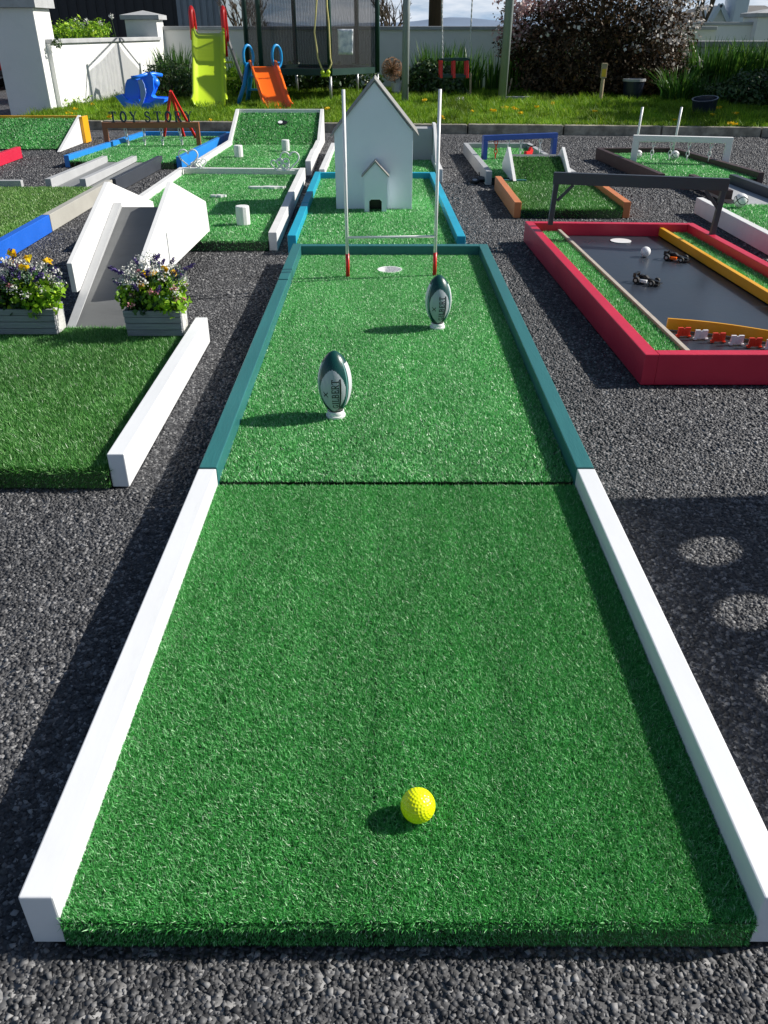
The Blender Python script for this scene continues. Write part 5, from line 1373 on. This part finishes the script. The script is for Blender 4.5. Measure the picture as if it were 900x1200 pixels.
shrub('tall dense hedge standing beyond the photo edge, shading the lawn', [(6.2, 9.9, 1.3, .9, 1.0, 1.6, 6000), (6.3, 11.2, 1.2, .9, .95, 1.5, 6000), (6.2, 8.9, .8, .7, .6, 1.0, 3000)], .15, .10, M['leaf_bush'])
def strap(label, spots, w=.024):
    x = sum(s[0] for s in spots)/len(spots); y = sum(s[1] for s in spots)/len(spots)
    t = thing('strap_leaf_plant', label, 'plant', (x, y, LZ))
    strap_leaves('leaves', spots, M['strap'], t, w)
def sp(px, Y, r, n, h, s): return (V(px, 100, Y).x, Y, LZ, r, int(n*1.6), h*1.12, s)
strap('clump of upright strap leaves beside the lime slide', [sp(207, 13.2, .22, 110, .58, .35), sp(222, 13.2, .15, 50, .5, .35)])
strap('strap leaf clump between the two slides by the wall', [sp(282, 13.3, .22, 90, .50, .4)])
strap('strap leaves rising behind the swing seat', [sp(515, 13.4, .30, 130, .60, .25), sp(545, 13.4, .25, 110, .56, .3), sp(490, 13.4, .15, 40, .5, .3)])
strap('tall strap leaves between the leaning swing post and dark shrub', [sp(610, 13.3, .28, 120, .68, .2), sp(640, 13.2, .2, 80, .66, .2), sp(578, 13.4, .12, 30, .5, .2)])
strap('fan of arching strap leaves at the foot of the big shrub', [sp(795, 11.7, .20, 130, .42, .8)], .018)
strap('tallest strap leaf clump before the grey coped wall', [sp(826, 12.3, .28, 170, .66, .35), sp(848, 12.2, .30, 180, .62, .4)])
strap('strap leaf clump against the wall, running out of the photo', [sp(878, 12.3, .30, 180, .66, .35), sp(905, 12.2, .3, 160, .62, .4)])
strap('dark strap leaf tuft behind the blue pot', [sp(838, 11.4, .22, 120, .34, .7)], .018)
# weeds and flowers along the left wall
wl = thing('flower_bed', 'overgrown green plants with white heads behind the low white wall', 'plants', (-3.9, 12.4, 0))
blb = [(V(px, 33, 13.0).x-.35, 13.0+random.uniform(-.5, .3), .80+random.uniform(-.05, .05), .22, .3, .16, 420) for px in (80, 92, 104, 116, 128, 140, 152)]
leaf_cloud('foliage', blb, .05, .02, M['leaf_lime'], wl, shell=.2); leaf_cloud('undergrowth', [(b_[0], b_[1], .55, .3, .4, .3, 500) for b_ in blb], .06, .03, M['leaf_bush'], wl, shell=.2)
b = MB(); hd = []
for px, py in ((90, 24), (96, 30), (130, 19), (118, 27), (84, 33), (101, 25)):
    p = V(px, py, 12.6); b.tube([(p.x+.03, 12.6, .75), p], .004, 4); hd.append((p.x, p.y, p.z, .035, .035, .03, 30))
b.build('stalks', M['leaf_bush'], wl); leaf_cloud('white_heads', hd, .025, .02, M['fl_white'], wl)
leaf_cloud('weed_tuft', [(V(px, 128, 10.35).x, 10.5, .12, .12, .1, .10, 90) for px in (80, 90, 100)], .05, .016, M['lawn'], wl, shell=.1)
q = V(72, 50, 10.6); o = leaf_cloud('wall_weed', [(q.x+.02, 10.42, q.z, .06, .04, .05, 80)], .03, .02, M['leaf_bush'], None, org=tuple(q)); tag(o, 'little weed growing from the wall top at the big pillar', 'weed')

# ---------------------------------------------------------------- out-of-frame garden game board whose shadow shows at the right
def game_board():
    X = 1.90; y0, y1 = .28, 1.80; zb, zt = .16, 1.003; rad = .051
    t = thing('disc_game_board', 'upright garden four in a row board pierced by round holes', 'garden game', (X, 1.1, 0))
    ys = [1.335-.195*k+.233 for k in range(7)]
    loops = [[Vector((y0, zb, 0)), Vector((y1-.17, zb, 0)), Vector((y1, zt, 0)), Vector((y0, zt, 0))]]
    zs = [.896-.14*r for r in range(5)]
    for yy in ys:
        if yy < y0+.08: continue
        for z in zs: loops.append([Vector((yy+rad*math.cos(2*PI*i/24), z+rad*math.sin(2*PI*i/24), 0)) for i in range(24)])
    flat = [p for l in loops for p in l]; tri = tessellate_polygon(loops)
    b = MB(); b.add([(X, p.x, p.y) for p in flat]+[(X+.02, p.x, p.y) for p in flat], [tuple(f) for f in tri]+[tuple(i+len(flat) for i in reversed(f)) for f in tri])
    b.build('pierced_panel', M['blue'], t)
    for y, k in ((y0-.016, 0), (y1-.19, .17)): MB().bar((X+.035, y, 0), (X+.035, y+k+.0, zt), .03, .028, (1, 0, 0)).build('upright', M['yellow'], t, bevel=.002)
    MB().box(X-.03, X+.05, y0, y1-.21, .02, zb-.002).build('bottom_rail', M['yellow'], t)
game_board()

# ---------------------------------------------------------------- sun, sky, camera
ELEV, AZ = math.radians(34.8), math.radians(10.5)     # azimuth from +x towards +y
sd = Vector((math.cos(ELEV)*math.cos(AZ), math.cos(ELEV)*math.sin(AZ), math.sin(ELEV)))
sun = bpy.data.lights.new('sun', 'SUN'); sun.energy = 5.0; sun.angle = math.radians(.5); sun.color = (1.0, .955, .88)
so = bpy.data.objects.new('sun', sun); COL.objects.link(so); so.rotation_euler = (-sd).to_track_quat('-Z', 'Y').to_euler(); so.location = (5, 2, 8)
w = bpy.data.worlds.new('World'); SC.world = w; w.use_nodes = True; nt = w.node_tree; nt.nodes.clear(); L = nt.links
out = N(nt, 'ShaderNodeOutputWorld'); bg = N(nt, 'ShaderNodeBackground', Strength=.068)
sky = N(nt, 'ShaderNodeTexSky', sky_type='NISHITA'); sky.sun_disc = False; sky.sun_elevation = ELEV; sky.sun_rotation = math.radians(90)-AZ
tc = N(nt, 'ShaderNodeTexCoord'); mp = N(nt, 'ShaderNodeMapping'); mp.inputs['Scale'].default_value = (1, 1, 6)
L.new(tc.outputs['Generated'], mp.inputs['Vector'])
nz = N(nt, 'ShaderNodeTexNoise', Scale=5.0, Detail=8.0, Roughness=.6); L.new(mp.outputs[0], nz.inputs['Vector'])
cr = N(nt, 'ShaderNodeMapRange'); cr.inputs['From Min'].default_value = .47; cr.inputs['From Max'].default_value = .64; cr.inputs['To Max'].default_value = 1.0
L.new(nz.outputs['Fac'], cr.inputs['Value'])
mx = N(nt, 'ShaderNodeMix', data_type='RGBA'); sx_ = N(nt, 'ShaderNodeSeparateXYZ'); L.new(tc.outputs['Generated'], sx_.inputs[0])
lo_ = N(nt, 'ShaderNodeMapRange'); lo_.inputs['From Min'].default_value = .06; lo_.inputs['From Max'].default_value = .14; lo_.inputs['To Min'].default_value = .9; lo_.inputs['To Max'].default_value = .0
L.new(sx_.outputs['Z'], lo_.inputs['Value']); ml_ = N(nt, 'ShaderNodeMath', operation='MULTIPLY'); L.new(cr.outputs[0], ml_.inputs[0]); L.new(lo_.outputs[0], ml_.inputs[1])
L.new(ml_.outputs[0], mx.inputs['Factor'])
pb = N(nt, 'ShaderNodeMapRange'); pb.inputs['From Min'].default_value = .0; pb.inputs['From Max'].default_value = .14; pb.inputs['To Min'].default_value = .85; pb.inputs['To Max'].default_value = .0
L.new(sx_.outputs['Z'], pb.inputs['Value']); pm = N(nt, 'ShaderNodeMix', data_type='RGBA'); L.new(pb.outputs[0], pm.inputs['Factor']); L.new(sky.outputs[0], pm.inputs['A']); pm.inputs['B'].default_value = (4.4, 6.6, 9.6, 1); L.new(pm.outputs['Result'], mx.inputs['A']); mx.inputs['B'].default_value = (10.5, 11, 11.8, 1)
L.new(mx.outputs['Result'], bg.inputs['Color']); L.new(bg.outputs[0], out.inputs['Surface'])

cam = bpy.data.cameras.new('camera'); co = bpy.data.objects.new('camera', cam); COL.objects.link(co)
co.location = (0, 0, H); co.rotation_euler = (PI/2-PITCH, 0, 0)
cam.sensor_fit = 'VERTICAL'; cam.sensor_height = 36; cam.sensor_width = 27; cam.lens = 36*F/1200; cam.clip_start = .02; cam.clip_end = 8000
SC.camera = co
SC.view_settings.view_transform = 'Standard'; SC.view_settings.look = 'None'; SC.view_settings.exposure = .34; SC.view_settings.gamma = 1
SC.cycles.max_bounces = 6; SC.cycles.transparent_max_bounces = 12
